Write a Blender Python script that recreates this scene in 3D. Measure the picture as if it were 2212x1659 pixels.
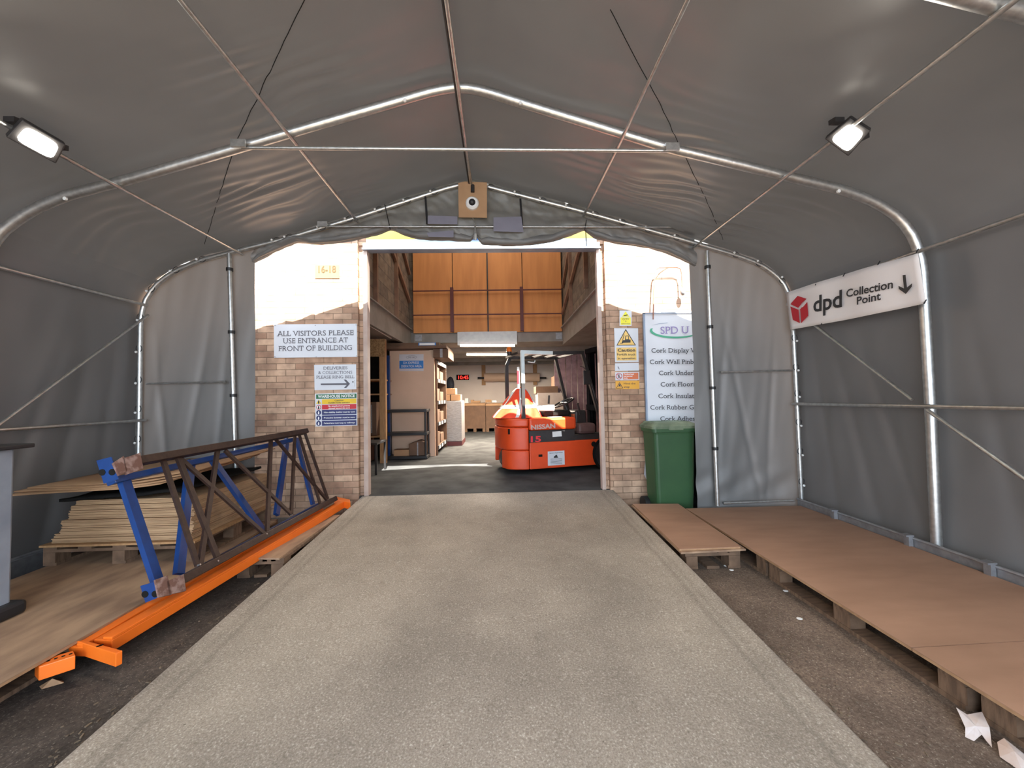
import bpy, bmesh, math, random
from mathutils import Vector, Matrix, noise
random.seed(7)
C = bpy.context.scene.collection
scn = bpy.context.scene
for o in list(bpy.data.objects): bpy.data.objects.remove(o)

# ---------------- camera, world, sun, exposure ----------------
YAW, PIT, ROL, FPX = 0.0326596, 0.0333118, -0.0185015, 831.0
CAM = Vector((0, 0, 1.5))
_f = Vector((math.sin(YAW)*math.cos(PIT), math.cos(YAW)*math.cos(PIT), math.sin(PIT)))
_r = Vector((math.cos(YAW), -math.sin(YAW), 0)); _u = _r.cross(_f)
_R = math.cos(ROL)*_r + math.sin(ROL)*_u
_U = -math.sin(ROL)*_r + math.cos(ROL)*_u
cam = bpy.data.cameras.new('camera'); cam.sensor_width = 36; cam.lens = 36*FPX/2212
cam.clip_start = .02
camo = bpy.data.objects.new('camera', cam); C.objects.link(camo)
m = Matrix((_R, _U, -_f)).transposed().to_4x4(); m.translation = CAM
camo.matrix_world = m; scn.camera = camo

w = bpy.data.worlds.new('world'); scn.world = w; w.use_nodes = True
bg = w.node_tree.nodes['Background']; bg.inputs[0].default_value = (.74, .86, 1, 1); bg.inputs[1].default_value = 3.4
SUND = Vector((-.22, 1, -1.43)).normalized()
sl = bpy.data.lights.new('sun', 'SUN'); sl.energy = 18; sl.angle = .009; sl.color = (1, .95, .86)
so = bpy.data.objects.new('sun', sl); C.objects.link(so)
so.rotation_euler = SUND.to_track_quat('-Z', 'Y').to_euler(); so.location = (2, -8, 14)
def area(name, loc, dirv, sx, sy, e, col=(1, 1, 1)):
    l = bpy.data.lights.new(name, 'AREA'); l.shape = 'RECTANGLE'; l.size = sx; l.size_y = sy; l.energy = e; l.color = col
    o = bpy.data.objects.new(name, l); C.objects.link(o); o.location = loc
    o.rotation_euler = Vector(dirv).to_track_quat('-Z', 'Y').to_euler(); return o
area('added_rooflight_fill', (-.2, 6.9, 6.1), (0, .25, -1), 2.6, 2.6, 36, (1, .93, .82))  # added area lamp under the closed ceiling, standing in for rooflight daylight
vs = scn.view_settings; vs.view_transform = 'Standard'; vs.look = 'None'; vs.gamma = 1; vs.use_curve_mapping = False
vs.exposure = 1.35

# ---------------- helpers ----------------
def ray(px, py): return (_f*FPX + _R*(px-1106) - _U*(py-829.5))
def A(px, py, X=None, Y=None, Z=None, pl=None):
    """point of the place seen at a photograph position on a known plane"""
    d = ray(px, py)
    if pl: t = (pl[0]-CAM).dot(pl[1])/d.dot(pl[1])
    elif X is not None: t = (X-CAM.x)/d.x
    elif Y is not None: t = (Y-CAM.y)/d.y
    else: t = (Z-CAM.z)/d.z
    return CAM + d*t
def frame(d):
    d = d.normalized(); h = Vector((0, 0, 1)) if abs(d.z) < .9 else Vector((1, 0, 0))
    a = d.cross(h).normalized(); return a, d.cross(a).normalized()
class MB:
    def __init__(s): s.v = []; s.f = []
    def add(s, vs_, fs):
        n = len(s.v); s.v += [Vector(v) for v in vs_]; s.f += [tuple(i+n for i in f) for f in fs]; return s
    def box(s, a, b):
        (x0, y0, z0), (x1, y1, z1) = a, b
        return s.add([(x0,y0,z0),(x1,y0,z0),(x1,y1,z0),(x0,y1,z0),(x0,y0,z1),(x1,y0,z1),(x1,y1,z1),(x0,y1,z1)],
                     [(0,3,2,1),(4,5,6,7),(0,1,5,4),(1,2,6,5),(2,3,7,6),(3,0,4,7)])
    def bar(s, p, q, w_, h_, up=None):
        p, q = Vector(p), Vector(q); d = (q-p).normalized()
        if up is None: a, b = frame(d)
        else:
            a = d.cross(Vector(up)).normalized(); b = a.cross(d).normalized()
        vs_ = [c + a*(i*w_/2) + b*(j*h_/2) for c in (p, q) for i, j in ((-1,-1),(1,-1),(1,1),(-1,1))]
        return s.add(vs_, [(0,3,2,1),(4,5,6,7),(0,1,5,4),(1,2,6,5),(2,3,7,6),(3,0,4,7)])
    def tube(s, pts, r, n=12, cap=True):
        pts = [Vector(p) for p in pts]; rings = []; a = None
        for i, p in enumerate(pts):
            d = (pts[min(i+1, len(pts)-1)]-pts[max(i-1, 0)]).normalized()
            if a is None: a, b = frame(d)
            else: a = (a - d*a.dot(d)).normalized(); b = d.cross(a)
            rr = r[i] if isinstance(r, (list, tuple)) else r
            rings.append([p+a*math.cos(t*2*math.pi/n)*rr+b*math.sin(t*2*math.pi/n)*rr for t in range(n)])
        vs_ = [v for r_ in rings for v in r_]; fs = []
        for i in range(len(pts)-1):
            for j in range(n): fs.append((i*n+j, i*n+(j+1)%n, (i+1)*n+(j+1)%n, (i+1)*n+j))
        if cap: fs.append(tuple(range(n))[::-1]); fs.append(tuple(range((len(pts)-1)*n, len(pts)*n)))
        return s.add(vs_, fs)
    def prism(s, poly, d):   # poly: 3D points (planar), extruded by vector d
        n = len(poly); d = Vector(d); p = [Vector(q) for q in poly]
        return s.add(p+[q+d for q in p], [tuple(range(n))[::-1], tuple(range(n, 2*n))]+[(i, (i+1)%n, n+(i+1)%n, n+i) for i in range(n)])
    def sphere(s, c, r, n=10, sq=(1,1,1)):
        c = Vector(c); vs_ = []; fs = []
        for i in range(n+1):
            th = math.pi*i/n
            for j in range(2*n):
                ph = math.pi*j/n
                vs_.append(c+Vector((math.sin(th)*math.cos(ph)*r*sq[0], math.sin(th)*math.sin(ph)*r*sq[1], math.cos(th)*r*sq[2])))
        for i in range(n):
            for j in range(2*n):
                a, b = i*2*n+j, i*2*n+(j+1)%(2*n); fs.append((a, a+2*n, b+2*n, b))
        return s.add(vs_, fs)
    def grid(s, fn, nu, nv, thick=0, nrm=None):
        vs_ = [Vector(fn(i/nu, j/nv)) for i in range(nu+1) for j in range(nv+1)]
        k = nv+1
        return s.add(vs_, [(i*k+j, (i+1)*k+j, (i+1)*k+j+1, i*k+j+1) for i in range(nu) for j in range(nv)])
    def build(s, name, mt, parent=None, local=False, smooth=False, bevel=0, solid=0, weld=False):
        me = bpy.data.meshes.new(name); me.from_pydata([tuple(v) for v in s.v], [], s.f); me.update()
        bm = bmesh.new(); bm.from_mesh(me)
        if weld: bmesh.ops.remove_doubles(bm, verts=bm.verts, dist=1e-5)
        bmesh.ops.recalc_face_normals(bm, faces=bm.faces); bm.to_mesh(me); bm.free()
        me.materials.append(mt)
        if smooth:
            for p in me.polygons: p.use_smooth = True if smooth == 'auto' else len(p.vertices) <= 4
            if smooth == 'auto': me.set_sharp_from_angle(angle=.7)
        o = bpy.data.objects.new(name, me); C.objects.link(o)
        if parent:
            o.parent = parent
            if not local: o.matrix_parent_inverse = world(parent).inverted()
        if bevel:
            b = o.modifiers.new('b', 'BEVEL'); b.width = bevel; b.segments = 2; b.limit_method = 'ANGLE'
        if solid:
            b = o.modifiers.new('s', 'SOLIDIFY'); b.thickness = solid; b.offset = 0
        return o
def world(o):
    if o.parent: return world(o.parent) @ o.matrix_parent_inverse @ o.matrix_basis
    return o.matrix_basis.copy()
def B(a, b): return MB().box(a, b)
def tag(o, label, cat=None, group=None, kind=None):
    if label: o['label'] = label
    if cat: o['category'] = cat
    if group: o['group'] = group
    if kind: o['kind'] = kind
    return o
def thing(name, label, cat, loc=(0, 0, 0), rz=0, group=None):
    o = bpy.data.objects.new(name, None); C.objects.link(o); o.empty_display_size = .1
    o.matrix_basis = Matrix.Translation(loc) @ Matrix.Rotation(rz, 4, 'Z')
    return tag(o, label, cat, group)
def struct(o): o['kind'] = 'structure'; return o
def dup(root, loc, rz=0, label=None, group=None, mat_=None):
    def cp(o, par):
        c = o.copy(); C.objects.link(c)
        if par: c.parent = par
        for ch in [x for x in C.objects if x.parent == o and x is not c]: cp(ch, c)
        return c
    r = cp(root, None)
    r.matrix_basis = mat_ if mat_ is not None else Matrix.Translation(loc) @ Matrix.Rotation(rz, 4, 'Z')
    if label: r['label'] = label
    if group: r['group'] = group
    return r

# ---------------- materials ----------------
MT = {}
def mat(name, c1, c2=None, rough=.6, metal=0, scale=8, detail=4, bump=0, bscale=60, bdist=.01, stretch=(1,1,1), coat=0, spec=.5, lo=.35, hi=.65, emit=None, es=0, alpha=1, trans=0):
    if name in MT: return MT[name]
    m = bpy.data.materials.new(name); m.use_nodes = True; nt = m.node_tree; N = nt.nodes; L = nt.links
    b = N['Principled BSDF']; b.inputs['Roughness'].default_value = rough; b.inputs['Metallic'].default_value = metal
    b.inputs['Specular IOR Level'].default_value = spec; b.inputs['Coat Weight'].default_value = coat
    b.inputs['Transmission Weight'].default_value = trans; b.inputs['Alpha'].default_value = alpha
    b.inputs['Base Color'].default_value = (*c1, 1)
    tc = N.new('ShaderNodeTexCoord'); mp = N.new('ShaderNodeMapping'); mp.inputs['Scale'].default_value = stretch
    L.new(tc.outputs['Object'], mp.inputs[0])
    c2 = c2 or tuple(x*.85 for x in c1)
    n = N.new('ShaderNodeTexNoise'); n.inputs['Scale'].default_value = scale; n.inputs['Detail'].default_value = detail
    r = N.new('ShaderNodeValToRGB'); r.color_ramp.elements[0].position = lo; r.color_ramp.elements[1].position = hi
    r.color_ramp.elements[0].color = (*c1, 1); r.color_ramp.elements[1].color = (*c2, 1)
    L.new(mp.outputs[0], n.inputs[0]); L.new(n.outputs[0], r.inputs[0]); L.new(r.outputs[0], b.inputs['Base Color'])
    if bump:
        bn = N.new('ShaderNodeTexNoise'); bn.inputs['Scale'].default_value = bscale; bn.inputs['Detail'].default_value = 5
        bu = N.new('ShaderNodeBump'); bu.inputs['Strength'].default_value = bump; bu.inputs['Distance'].default_value = bdist
        L.new(mp.outputs[0], bn.inputs[0]); L.new(bn.outputs[0], bu.inputs['Height']); L.new(bu.outputs[0], b.inputs['Normal'])
    if emit:
        b.inputs['Emission Color'].default_value = (*emit, 1); b.inputs['Emission Strength'].default_value = es
    MT[name] = m; return m
def speckled(name, base, dark, light, rough=.9, big=(.75, 1.1), vor=90, stain=2.2, gs=45, edges=False):
    m = bpy.data.materials.new(name); m.use_nodes = True; nt = m.node_tree; N = nt.nodes; L = nt.links
    b = N['Principled BSDF']; b.inputs['Roughness'].default_value = rough; b.inputs['Specular IOR Level'].default_value = .25
    tc = N.new('ShaderNodeTexCoord')
    def ns(s, d, lo, hi, a, c, rg=.5):
        n = N.new('ShaderNodeTexNoise'); n.inputs['Scale'].default_value = s; n.inputs['Detail'].default_value = d; n.inputs['Roughness'].default_value = rg
        L.new(tc.outputs['Object'], n.inputs[0]); r = N.new('ShaderNodeValToRGB')
        r.color_ramp.elements[0].position = lo; r.color_ramp.elements[1].position = hi
        r.color_ramp.elements[0].color = a; r.color_ramp.elements[1].color = c; L.new(n.outputs[0], r.inputs[0]); return r, n
    def mix(t, f, a, bb):
        x = N.new('ShaderNodeMix'); x.data_type = 'RGBA'; x.blend_type = t
        if isinstance(f, float): x.inputs[0].default_value = f
        else: L.new(f, x.inputs[0])
        L.new(a, x.inputs[6]); L.new(bb, x.inputs[7]); return x.outputs[2]
    g, _ = ns(gs, 8, .36, .62, (*dark, 1), (*base, 1), .75)
    l, _ = ns(120, 4, .6, .72, (0, 0, 0, 1), (1, 1, 1, 1))
    lc = N.new('ShaderNodeRGB'); lc.outputs[0].default_value = (*light, 1)
    c = mix('MIX', l.outputs[0], g.outputs[0], lc.outputs[0])
    st, _ = ns(stain, 6, .3, .7, (big[0], big[0], big[0]*1.0, 1), (big[1], big[1], big[1], 1), .6)
    c = mix('MULTIPLY', 1.0, c, st.outputs[0])
    v = N.new('ShaderNodeTexVoronoi'); v.inputs['Scale'].default_value = vor; L.new(tc.outputs['Object'], v.inputs[0])
    vr = N.new('ShaderNodeValToRGB'); vr.color_ramp.elements[0].position = .05; vr.color_ramp.elements[1].position = .2
    vr.color_ramp.elements[0].color = (.35, .33, .32, 1); vr.color_ramp.elements[1].color = (1, 1, 1, 1); L.new(v.outputs['Distance'], vr.inputs[0])
    msk, _ = ns(18, 3, .56, .66, (1, 1, 1, 1), (0, 0, 0, 1))
    one = N.new('ShaderNodeMix'); one.data_type = 'RGBA'; L.new(msk.outputs[0], one.inputs[0]); L.new(vr.outputs[0], one.inputs[6]); one.inputs[7].default_value = (1, 1, 1, 1)
    c = mix('MULTIPLY', 1.0, c, one.outputs[2])
    if edges:
        sx_ = N.new('ShaderNodeSeparateXYZ'); L.new(tc.outputs['Object'], sx_.inputs[0]); wn = N.new('ShaderNodeTexNoise'); wn.inputs['Scale'].default_value = 3; wn.inputs['Detail'].default_value = 6; L.new(tc.outputs['Object'], wn.inputs[0])
        def mth(op, a_, b_):
            k = N.new('ShaderNodeMath'); k.operation = op
            for i_, v_ in ((0, a_), (1, b_)):
                if v_ is None: continue
                if isinstance(v_, (int, float)): k.inputs[i_].default_value = v_
                else: L.new(v_, k.inputs[i_])
            return k.outputs[0]
        d_ = mth('ABSOLUTE', mth('ADD', sx_.outputs[0], .1525), None); d_ = mth('ADD', d_, mth('MULTIPLY', mth('SUBTRACT', wn.outputs[0], .5), .05))
        er = N.new('ShaderNodeValToRGB'); el = er.color_ramp.elements; el[0].position = 0; el[0].color = (1, 1, 1, 1); el[1].position = 1; el[1].color = (.95, .95, .95, 1)
        for ps, cv in ((.87, 1.0), (.892, .80), (.912, 1.03), (.93, .9), (.955, 1.07)):
            q_ = el.new(ps); q_.color = (cv, cv, cv*.98, 1)
        L.new(mth('MULTIPLY', d_, 1/1.5225), er.inputs[0]); c = mix('MULTIPLY', 1.0, c, er.outputs[0])
    L.new(c, b.inputs['Base Color'])
    bn = N.new('ShaderNodeTexNoise'); bn.inputs['Scale'].default_value = 70; bn.inputs['Detail'].default_value = 6
    bu = N.new('ShaderNodeBump'); bu.inputs['Strength'].default_value = .5; bu.inputs['Distance'].default_value = .006
    L.new(tc.outputs['Object'], bn.inputs[0]); L.new(bn.outputs[0], bu.inputs['Height']); L.new(bu.outputs[0], b.inputs['Normal'])
    MT[name] = m; return m
def brickmat(name, c1, c2, mortar, bw=.225, rh=.075, ms=.010, rot=(math.pi/2, 0, 0), var=1.0):
    m = bpy.data.materials.new(name); m.use_nodes = True; nt = m.node_tree; N = nt.nodes; L = nt.links
    b = N['Principled BSDF']; b.inputs['Roughness'].default_value = .9; b.inputs['Specular IOR Level'].default_value = .2
    tc = N.new('ShaderNodeTexCoord'); sp = N.new('ShaderNodeSeparateXYZ'); cb = N.new('ShaderNodeCombineXYZ')
    L.new(tc.outputs['Object'], sp.inputs[0]); ad = N.new('ShaderNodeMath'); ad.operation = 'ADD'
    L.new(sp.outputs[0], ad.inputs[0]); L.new(sp.outputs[1], ad.inputs[1]); L.new(ad.outputs[0], cb.inputs[0]); L.new(sp.outputs[2], cb.inputs[1])
    br = N.new('ShaderNodeTexBrick'); br.inputs['Scale'].default_value = 1; br.inputs['Brick Width'].default_value = bw; br.inputs['Row Height'].default_value = rh
    br.inputs['Mortar Size'].default_value = ms/2; br.inputs['Mortar Smooth'].default_value = .3; br.inputs['Bias'].default_value = 0
    br.inputs['Color1'].default_value = (*c1, 1); br.inputs['Color2'].default_value = (*c2, 1); br.inputs['Mortar'].default_value = (*mortar, 1)
    br.offset = .5; L.new(cb.outputs[0], br.inputs[0])
    n = N.new('ShaderNodeTexNoise'); n.inputs['Scale'].default_value = 7; n.inputs['Detail'].default_value = 6; L.new(cb.outputs[0], n.inputs[0])
    r = N.new('ShaderNodeValToRGB'); r.color_ramp.elements[0].position = .32; r.color_ramp.elements[1].position = .68
    r.color_ramp.elements[0].color = (.68, .66, .66, 1); r.color_ramp.elements[1].color = (1.15, 1.12, 1.1, 1); L.new(n.outputs[0], r.inputs[0])
    x = N.new('ShaderNodeMix'); x.data_type = 'RGBA'; x.blend_type = 'MULTIPLY'; x.inputs[0].default_value = var
    L.new(br.outputs[0], x.inputs[6]); L.new(r.outputs[0], x.inputs[7]); L.new(x.outputs[2], b.inputs['Base Color'])
    bu = N.new('ShaderNodeBump'); bu.invert = True; bu.inputs['Strength'].default_value = .6; bu.inputs['Distance'].default_value = .008
    L.new(br.outputs['Fac'], bu.inputs['Height']); L.new(bu.outputs[0], b.inputs['Normal'])
    MT[name] = m; return m

CONC = speckled('concrete', (.41, .352, .292), (.215, .18, .145), (.54, .48, .41), big=(.62, 1.12), stain=1.1, gs=120, vor=55, edges=True)
TARM = speckled('tarmac', (.085, .068, .056), (.04, .033, .028), (.2, .18, .15), big=(.6, 1.25), vor=140, stain=3)
TARR = speckled('dirty_tarmac', (.20, .148, .112), (.09, .065, .05), (.36, .31, .25), big=(.65, 1.25), vor=90, stain=3, gs=80)
FLOORI = mat('painted_floor', (.075, .077, .077), (.045, .046, .047), rough=.9, scale=3, bump=.1, spec=.04)
BRICK = brickmat('brick', (.56, .39, .27), (.33, .20, .135), (.26, .175, .12))
BLOCK = brickmat('blockwork', (.21, .165, .125), (.155, .125, .10), (.11, .09, .075), .44, .215, .012)
FAB = mat('tent_fabric', (.135, .129, .124), (.118, .112, .108), rough=.37, scale=1.5, bump=.12, bscale=500, bdist=.0006, spec=.6)
FABW = mat('tent_wall_fabric', (.135, .130, .126), (.118, .113, .11), rough=.42, scale=1.2, bump=.12, bscale=500, bdist=.0006, spec=.5)
FABD = mat('curtain_fabric', (.165, .16, .153), (.13, .126, .12), rough=.45, scale=4, bump=.3, bscale=14, bdist=.02, spec=.5)
GALV = mat('galvanised', (.62, .62, .60), (.48, .48, .47), rough=.34, metal=.9, scale=30, bump=.08, bscale=90)
GALD = mat('galvanised_dull', (.36, .36, .37), (.28, .28, .29), rough=.5, metal=.7, scale=20)
BLK = mat('black_plastic', (.018, .018, .02), (.012, .012, .013), rough=.45)
BLKM = mat('black_matt', (.009, .009, .009), (.015, .014, .013), rough=.85, spec=.1)
WHT = mat('white_plastic', (.78, .78, .76), (.7, .7, .68), rough=.4)
SIGNW = mat('sign_white', (.62, .63, .66), (.58, .59, .62), rough=.35, scale=2)
BANW = mat('banner_white', (.86, .80, .77), (.80, .745, .72), rough=.5, scale=2)
INK = mat('ink', (.035, .034, .037), (.03, .03, .03), rough=.5)
INKG = mat('ink_grey', (.10, .095, .11), (.09, .085, .1), rough=.5)
INKP = mat('ink_purple', (.25, .19, .40), (.22, .17, .36), rough=.5)
GRNI = mat('sign_green', (.02, .15, .06), (.02, .12, .05), rough=.5)
GRNL = mat('logo_green', (.07, .34, .2), (.06, .3, .18), rough=.5)
YEL = mat('sign_yellow', (.75, .50, .02), (.7, .45, .02), rough=.5)
YELB = mat('fascia_yellow', (.85, .62, .10), (.8, .57, .08), rough=.5)
REDS = mat('sign_red', (.52, .02, .03), (.48, .02, .03), rough=.5)
NAVY = mat('sign_navy', (.025, .03, .13), (.02, .025, .11), rough=.5)
BLUS = mat('sign_blue', (.03, .22, .62), (.03, .2, .58), rough=.5)
ORNS = mat('sign_orange', (.62, .16, .06), (.58, .14, .05), rough=.5)
AMB = mat('sign_amber', (.72, .36, .03), (.68, .33, .03), rough=.5)
ORB = mat('beam_orange', (.85, .17, .015), (.78, .15, .012), rough=.4, scale=5, bump=.05)
BLUP = mat('rack_blue', (.006, .045, .19), (.005, .035, .15), rough=.4, scale=14)
BRNP = mat('rack_brown', (.042, .022, .016), (.026, .013, .01), rough=.5, spec=.3, scale=25, bump=.1)
RUST = mat('rusty_plate', (.13, .06, .045), (.26, .17, .15), rough=.7, scale=22, lo=.45, hi=.6)
PLY = mat('hardboard', (.36, .205, .13), (.28, .155, .095), rough=.75, scale=2.0, detail=6, stretch=(1, 3, 1), bump=.1, bscale=90, lo=.3, hi=.7)
PLYG = mat('old_board', (.38, .245, .15), (.22, .135, .085), rough=.75, scale=3, detail=7, stretch=(3, 1, 1), bump=.1, bscale=90)
EDGE = mat('ply_edge', (.42, .25, .13), (.3, .17, .09), rough=.8, scale=20)
PALT = mat('pallet_wood', (.20, .12, .072), (.11, .066, .04), rough=.85, scale=9, stretch=(1, 6, 1), bump=.2)
TIMB = mat('timber', (.45, .26, .12), (.36, .20, .09), rough=.7, scale=8, stretch=(6, 6, 1))
OSB = mat('osb', (.42, .26, .12), (.24, .14, .06), rough=.8, scale=35, detail=2)
CARD = mat('cardboard', (.42, .25, .13), (.36, .21, .11), rough=.8, scale=6)
CARDS = mat('cardboard_sheets', (.52, .34, .19), (.36, .22, .12), rough=.85, scale=4, stretch=(1, 1, 14), lo=.3, hi=.7)
CARDP = mat('beige_board', (.68, .48, .34), (.62, .43, .30), rough=.8, scale=2)
CARDD = mat('brown_carton', (.15, .085, .05), (.115, .065, .04), rough=.8, scale=5)
CORK = mat('mezzanine_board', (.56, .235, .075), (.47, .19, .06), rough=.75, scale=3.5, detail=8, stretch=(2.5, 1, .3), bump=.1, bscale=120)
REDB = mat('rail_maroon', (.10, .02, .02), (.08, .016, .016), rough=.5)
ORF = mat('truck_orange', (.72, .07, .012), (.64, .06, .01), rough=.42, coat=0, scale=5)
DKM = mat('dark_metal', (.03, .027, .027), (.02, .018, .018), rough=.5)
PALE = mat('pale_and_sunlit_metal', (.60, .66, .66), (.5, .56, .56), rough=.5)  # pale tone puts sunlight into the dark guard metal; the hook shares it
HIV = mat('hi_vis', (.85, .06, .014), (.75, .05, .012), rough=.75, scale=12, bump=.3, bscale=30)
REFL = mat('reflective_tape', (.65, .66, .66), (.55, .56, .56), rough=.4)
WALLW = mat('white_wall', (.8, .71, .63), (.74, .65, .58), rough=.85, scale=1.5)
BEAM = mat('grey_beam', (.26, .235, .21), (.2, .18, .16), rough=.7, scale=4)
WRAP = mat('stretch_wrap', (.30, .29, .29), (.22, .21, .21), rough=.3, scale=14, stretch=(1, 1, 5), bump=.5, bscale=20)
BING = mat('bin_green', (.028, .085, .03), (.022, .07, .026), rough=.5, scale=4)
BINL = mat('bin_lid_green', (.17, .21, .13), (.09, .125, .075), rough=.6, scale=9)
GREYC = mat('grey_cabinet', (.26, .28, .32), (.22, .24, .28), rough=.5)
def translucent(m, w_, c):
    nt = m.node_tree; out = [n for n in nt.nodes if n.type == 'OUTPUT_MATERIAL'][0]; b = nt.nodes['Principled BSDF']
    t = nt.nodes.new('ShaderNodeBsdfTranslucent'); t.inputs[0].default_value = (*c, 1); mx = nt.nodes.new('ShaderNodeMixShader'); mx.inputs[0].default_value = w_
    nt.links.new(b.outputs[0], mx.inputs[1]); nt.links.new(t.outputs[0], mx.inputs[2]); nt.links.new(mx.outputs[0], out.inputs[0])
FABE = mat('end_wall_fabric', (.16, .16, .158), (.14, .14, .138), rough=.5, scale=1.2, bump=.12, bscale=500, bdist=.0006, spec=.5)
translucent(FAB, .005, (.5, .49, .48)); translucent(FABW, .005, (.5, .49, .48)); translucent(FABE, .07, (.47, .5, .53)); translucent(FABD, .05, (.5, .5, .48))
STEELB = mat('blue_grey_steel', (.30, .36, .45), (.22, .27, .36), rough=.4, metal=.3, scale=5)
JAMB = mat('jamb_timber', (.48, .37, .31), (.40, .29, .24), rough=.6, scale=6)
FLOOD = mat('flood_lens', (1, .95, .85), rough=.4, emit=(1, .93, .82), es=7)
TUBEL = mat('tube_light', (1, .95, .9), rough=.4, emit=(1, .90, .72), es=6)
LEDR = mat('led_red', (.5, .01, .01), emit=(1, .03, .02), es=1.2)
AMBL = mat('beacon_amber', (.75, .17, .02), (.6, .12, .01), rough=.25)
LITT = mat('dry_litter', (.2, .15, .10), (.09, .065, .045), rough=.9)
LILAC = mat('lilac_patch', (.19, .18, .22), (.17, .16, .2), rough=.5)

# ---------------- lettering ----------------
def glyphs(s, bold=0.0, serif=False):
    cu = bpy.data.curves.new('t', 'FONT'); cu.body = s; cu.offset = bold; cu.resolution_u = 3
    ob = bpy.data.objects.new('t', cu); C.objects.link(ob)
    dg = bpy.context.evaluated_depsgraph_get()
    me = bpy.data.meshes.new_from_object(ob.evaluated_get(dg))
    V = [(v.co.x, v.co.y, 0) for v in me.vertices]; F = [tuple(p.vertices) for p in me.polygons]
    if serif:
        cnt = {}
        for f in F:
            for i in range(len(f)):
                e = tuple(sorted((f[i], f[(i+1) % len(f)]))); cnt[e] = cnt.get(e, 0)+1
        bd = [e for e, c in cnt.items() if c == 1]; adj = {}
        for e in bd:
            for k in e: adj.setdefault(k, []).append(e)
        def q(a, b, y0, y1):
            n = len(V); z = .0006+.0003*(len(V) % 8 // 4); V.extend([(a, y0, z), (b, y0, z), (b, y1, z), (a, y1, z)]); F.append((n, n+1, n+2, n+3))
        for e in bd:
            (xa, ya), (xb, yb) = V[e[0]][:2], V[e[1]][:2]; L_ = abs(xa-xb)
            if abs(ya-yb) > .003 or L_ < .05 or .1 < ya < .42: continue
            lo = ya < .1; h = .042 if lo else -.042
            ends = sorted(((V[k][0], k) for k in e))
            for sgn, (x, k) in ((-1, ends[0]), (1, ends[1])):
                o = [f for f in adj[k] if f != e]
                if not o: continue
                f = o[0]; other = f[0] if f[1] == k else f[1]; dx, dy = V[other][0]-x, V[other][1]-ya
                if abs(dx) > .55*abs(dy): continue
                if L_ > .2 and abs(dy) < .12: q(x-.045*(sgn > 0), x+.045*(sgn < 0), ya, ya+(.16 if lo else -.16))
                else: q(min(x, x+sgn*.085), max(x, x+sgn*.085), ya, ya+h)
    bpy.data.objects.remove(ob); bpy.data.curves.remove(cu); bpy.data.meshes.remove(me)
    return V, F
def text(s, p0, p1, hpx, mt, parent, pl=None, ref=None, bold=0, serif=False, name='lettering', off=.003, flip=False, **kw):
    """lettering from baseline start to baseline end on a plane of the place"""
    a = A(*p0, pl=pl, **kw); b = A(*p1, pl=pl, **kw); t = A(p0[0], p0[1]-hpx, pl=pl, **kw)
    u = (b-a).normalized(); n = u.cross(t-a).normalized()
    if n.dot(CAM-a) < 0: n = -n
    up = n.cross(u).normalized(); H = (t-a).dot(up)
    if H < 0: up = -up; H = -H
    V, F = glyphs(s, bold, serif); R_, _ = (V, F) if ref is None else glyphs(ref, bold, serif)
    x0, x1 = min(v[0] for v in R_), max(v[0] for v in R_)
    sx = (b-a).length/(x1-x0); sy = H/.69
    mb = MB(); mb.add([a+u*((x-x0)*sx)+up*(y*sy)+n*(off+z) for x, y, z in V], F)
    return mb.build(name, mt, parent)
def quad(pts, mt, parent, name, th=.004, off=.002, pl=None, **kw):
    P3 = [A(*p, pl=pl, **kw) for p in pts]; n = (P3[1]-P3[0]).cross(P3[2]-P3[0]).normalized()
    if n.dot(CAM-P3[0]) < 0: n = -n
    return MB().prism([p+n*off for p in P3], n*th).build(name, mt, parent)
def rect(x0, y0, x1, y1): return [(x0, y0), (x1, y0), (x1, y1), (x0, y1)]

# ================= SETTING =================
GZ, FZ = .12, .34
struct(B((-9, -12, GZ-.1), (0, 4.7, GZ)).build('floor_left', TARM)); struct(B((0, -12, GZ-.1), (9, 4.7, GZ)).build('floor_right', TARR))
# ramp
rp = MB(); prof = [(-2.6, GZ-.02), (-2.6, GZ), (.85, GZ+.003), (4.72, .341), (4.72, GZ-.02)]
rp.prism([(-1.675, y, z) for y, z in prof], (3.045, 0, 0))
struct(rp.build('floor_ramp', CONC, bevel=.012))
struct(B((-7, 4.72, FZ-.25), (7, 15, FZ)).build('floor_warehouse', FLOORI))
# facade with door opening
wf = MB()
wf.box((-8, 4.7, 0), (-1.705, 4.98, 6.6)); wf.box((1.335, 4.7, 0), (8, 4.98, 6.6)); wf.box((-1.705, 4.74, 3.40), (1.335, 4.98, 6.6)); wf.box((-1.706, 4.76, 0), (-1.652, 4.98, 3.41)); wf.box((1.29, 4.76, 0), (1.336, 4.98, 3.41))
struct(wf.build('wall_facade', BRICK))
# unseen eaves overhang, added and sized to shade the wall above the door
struct(B((-8, 4.265, 4.03), (8, 4.98, 4.16)).build('trim_shade_overhang', STEELB))
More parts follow.
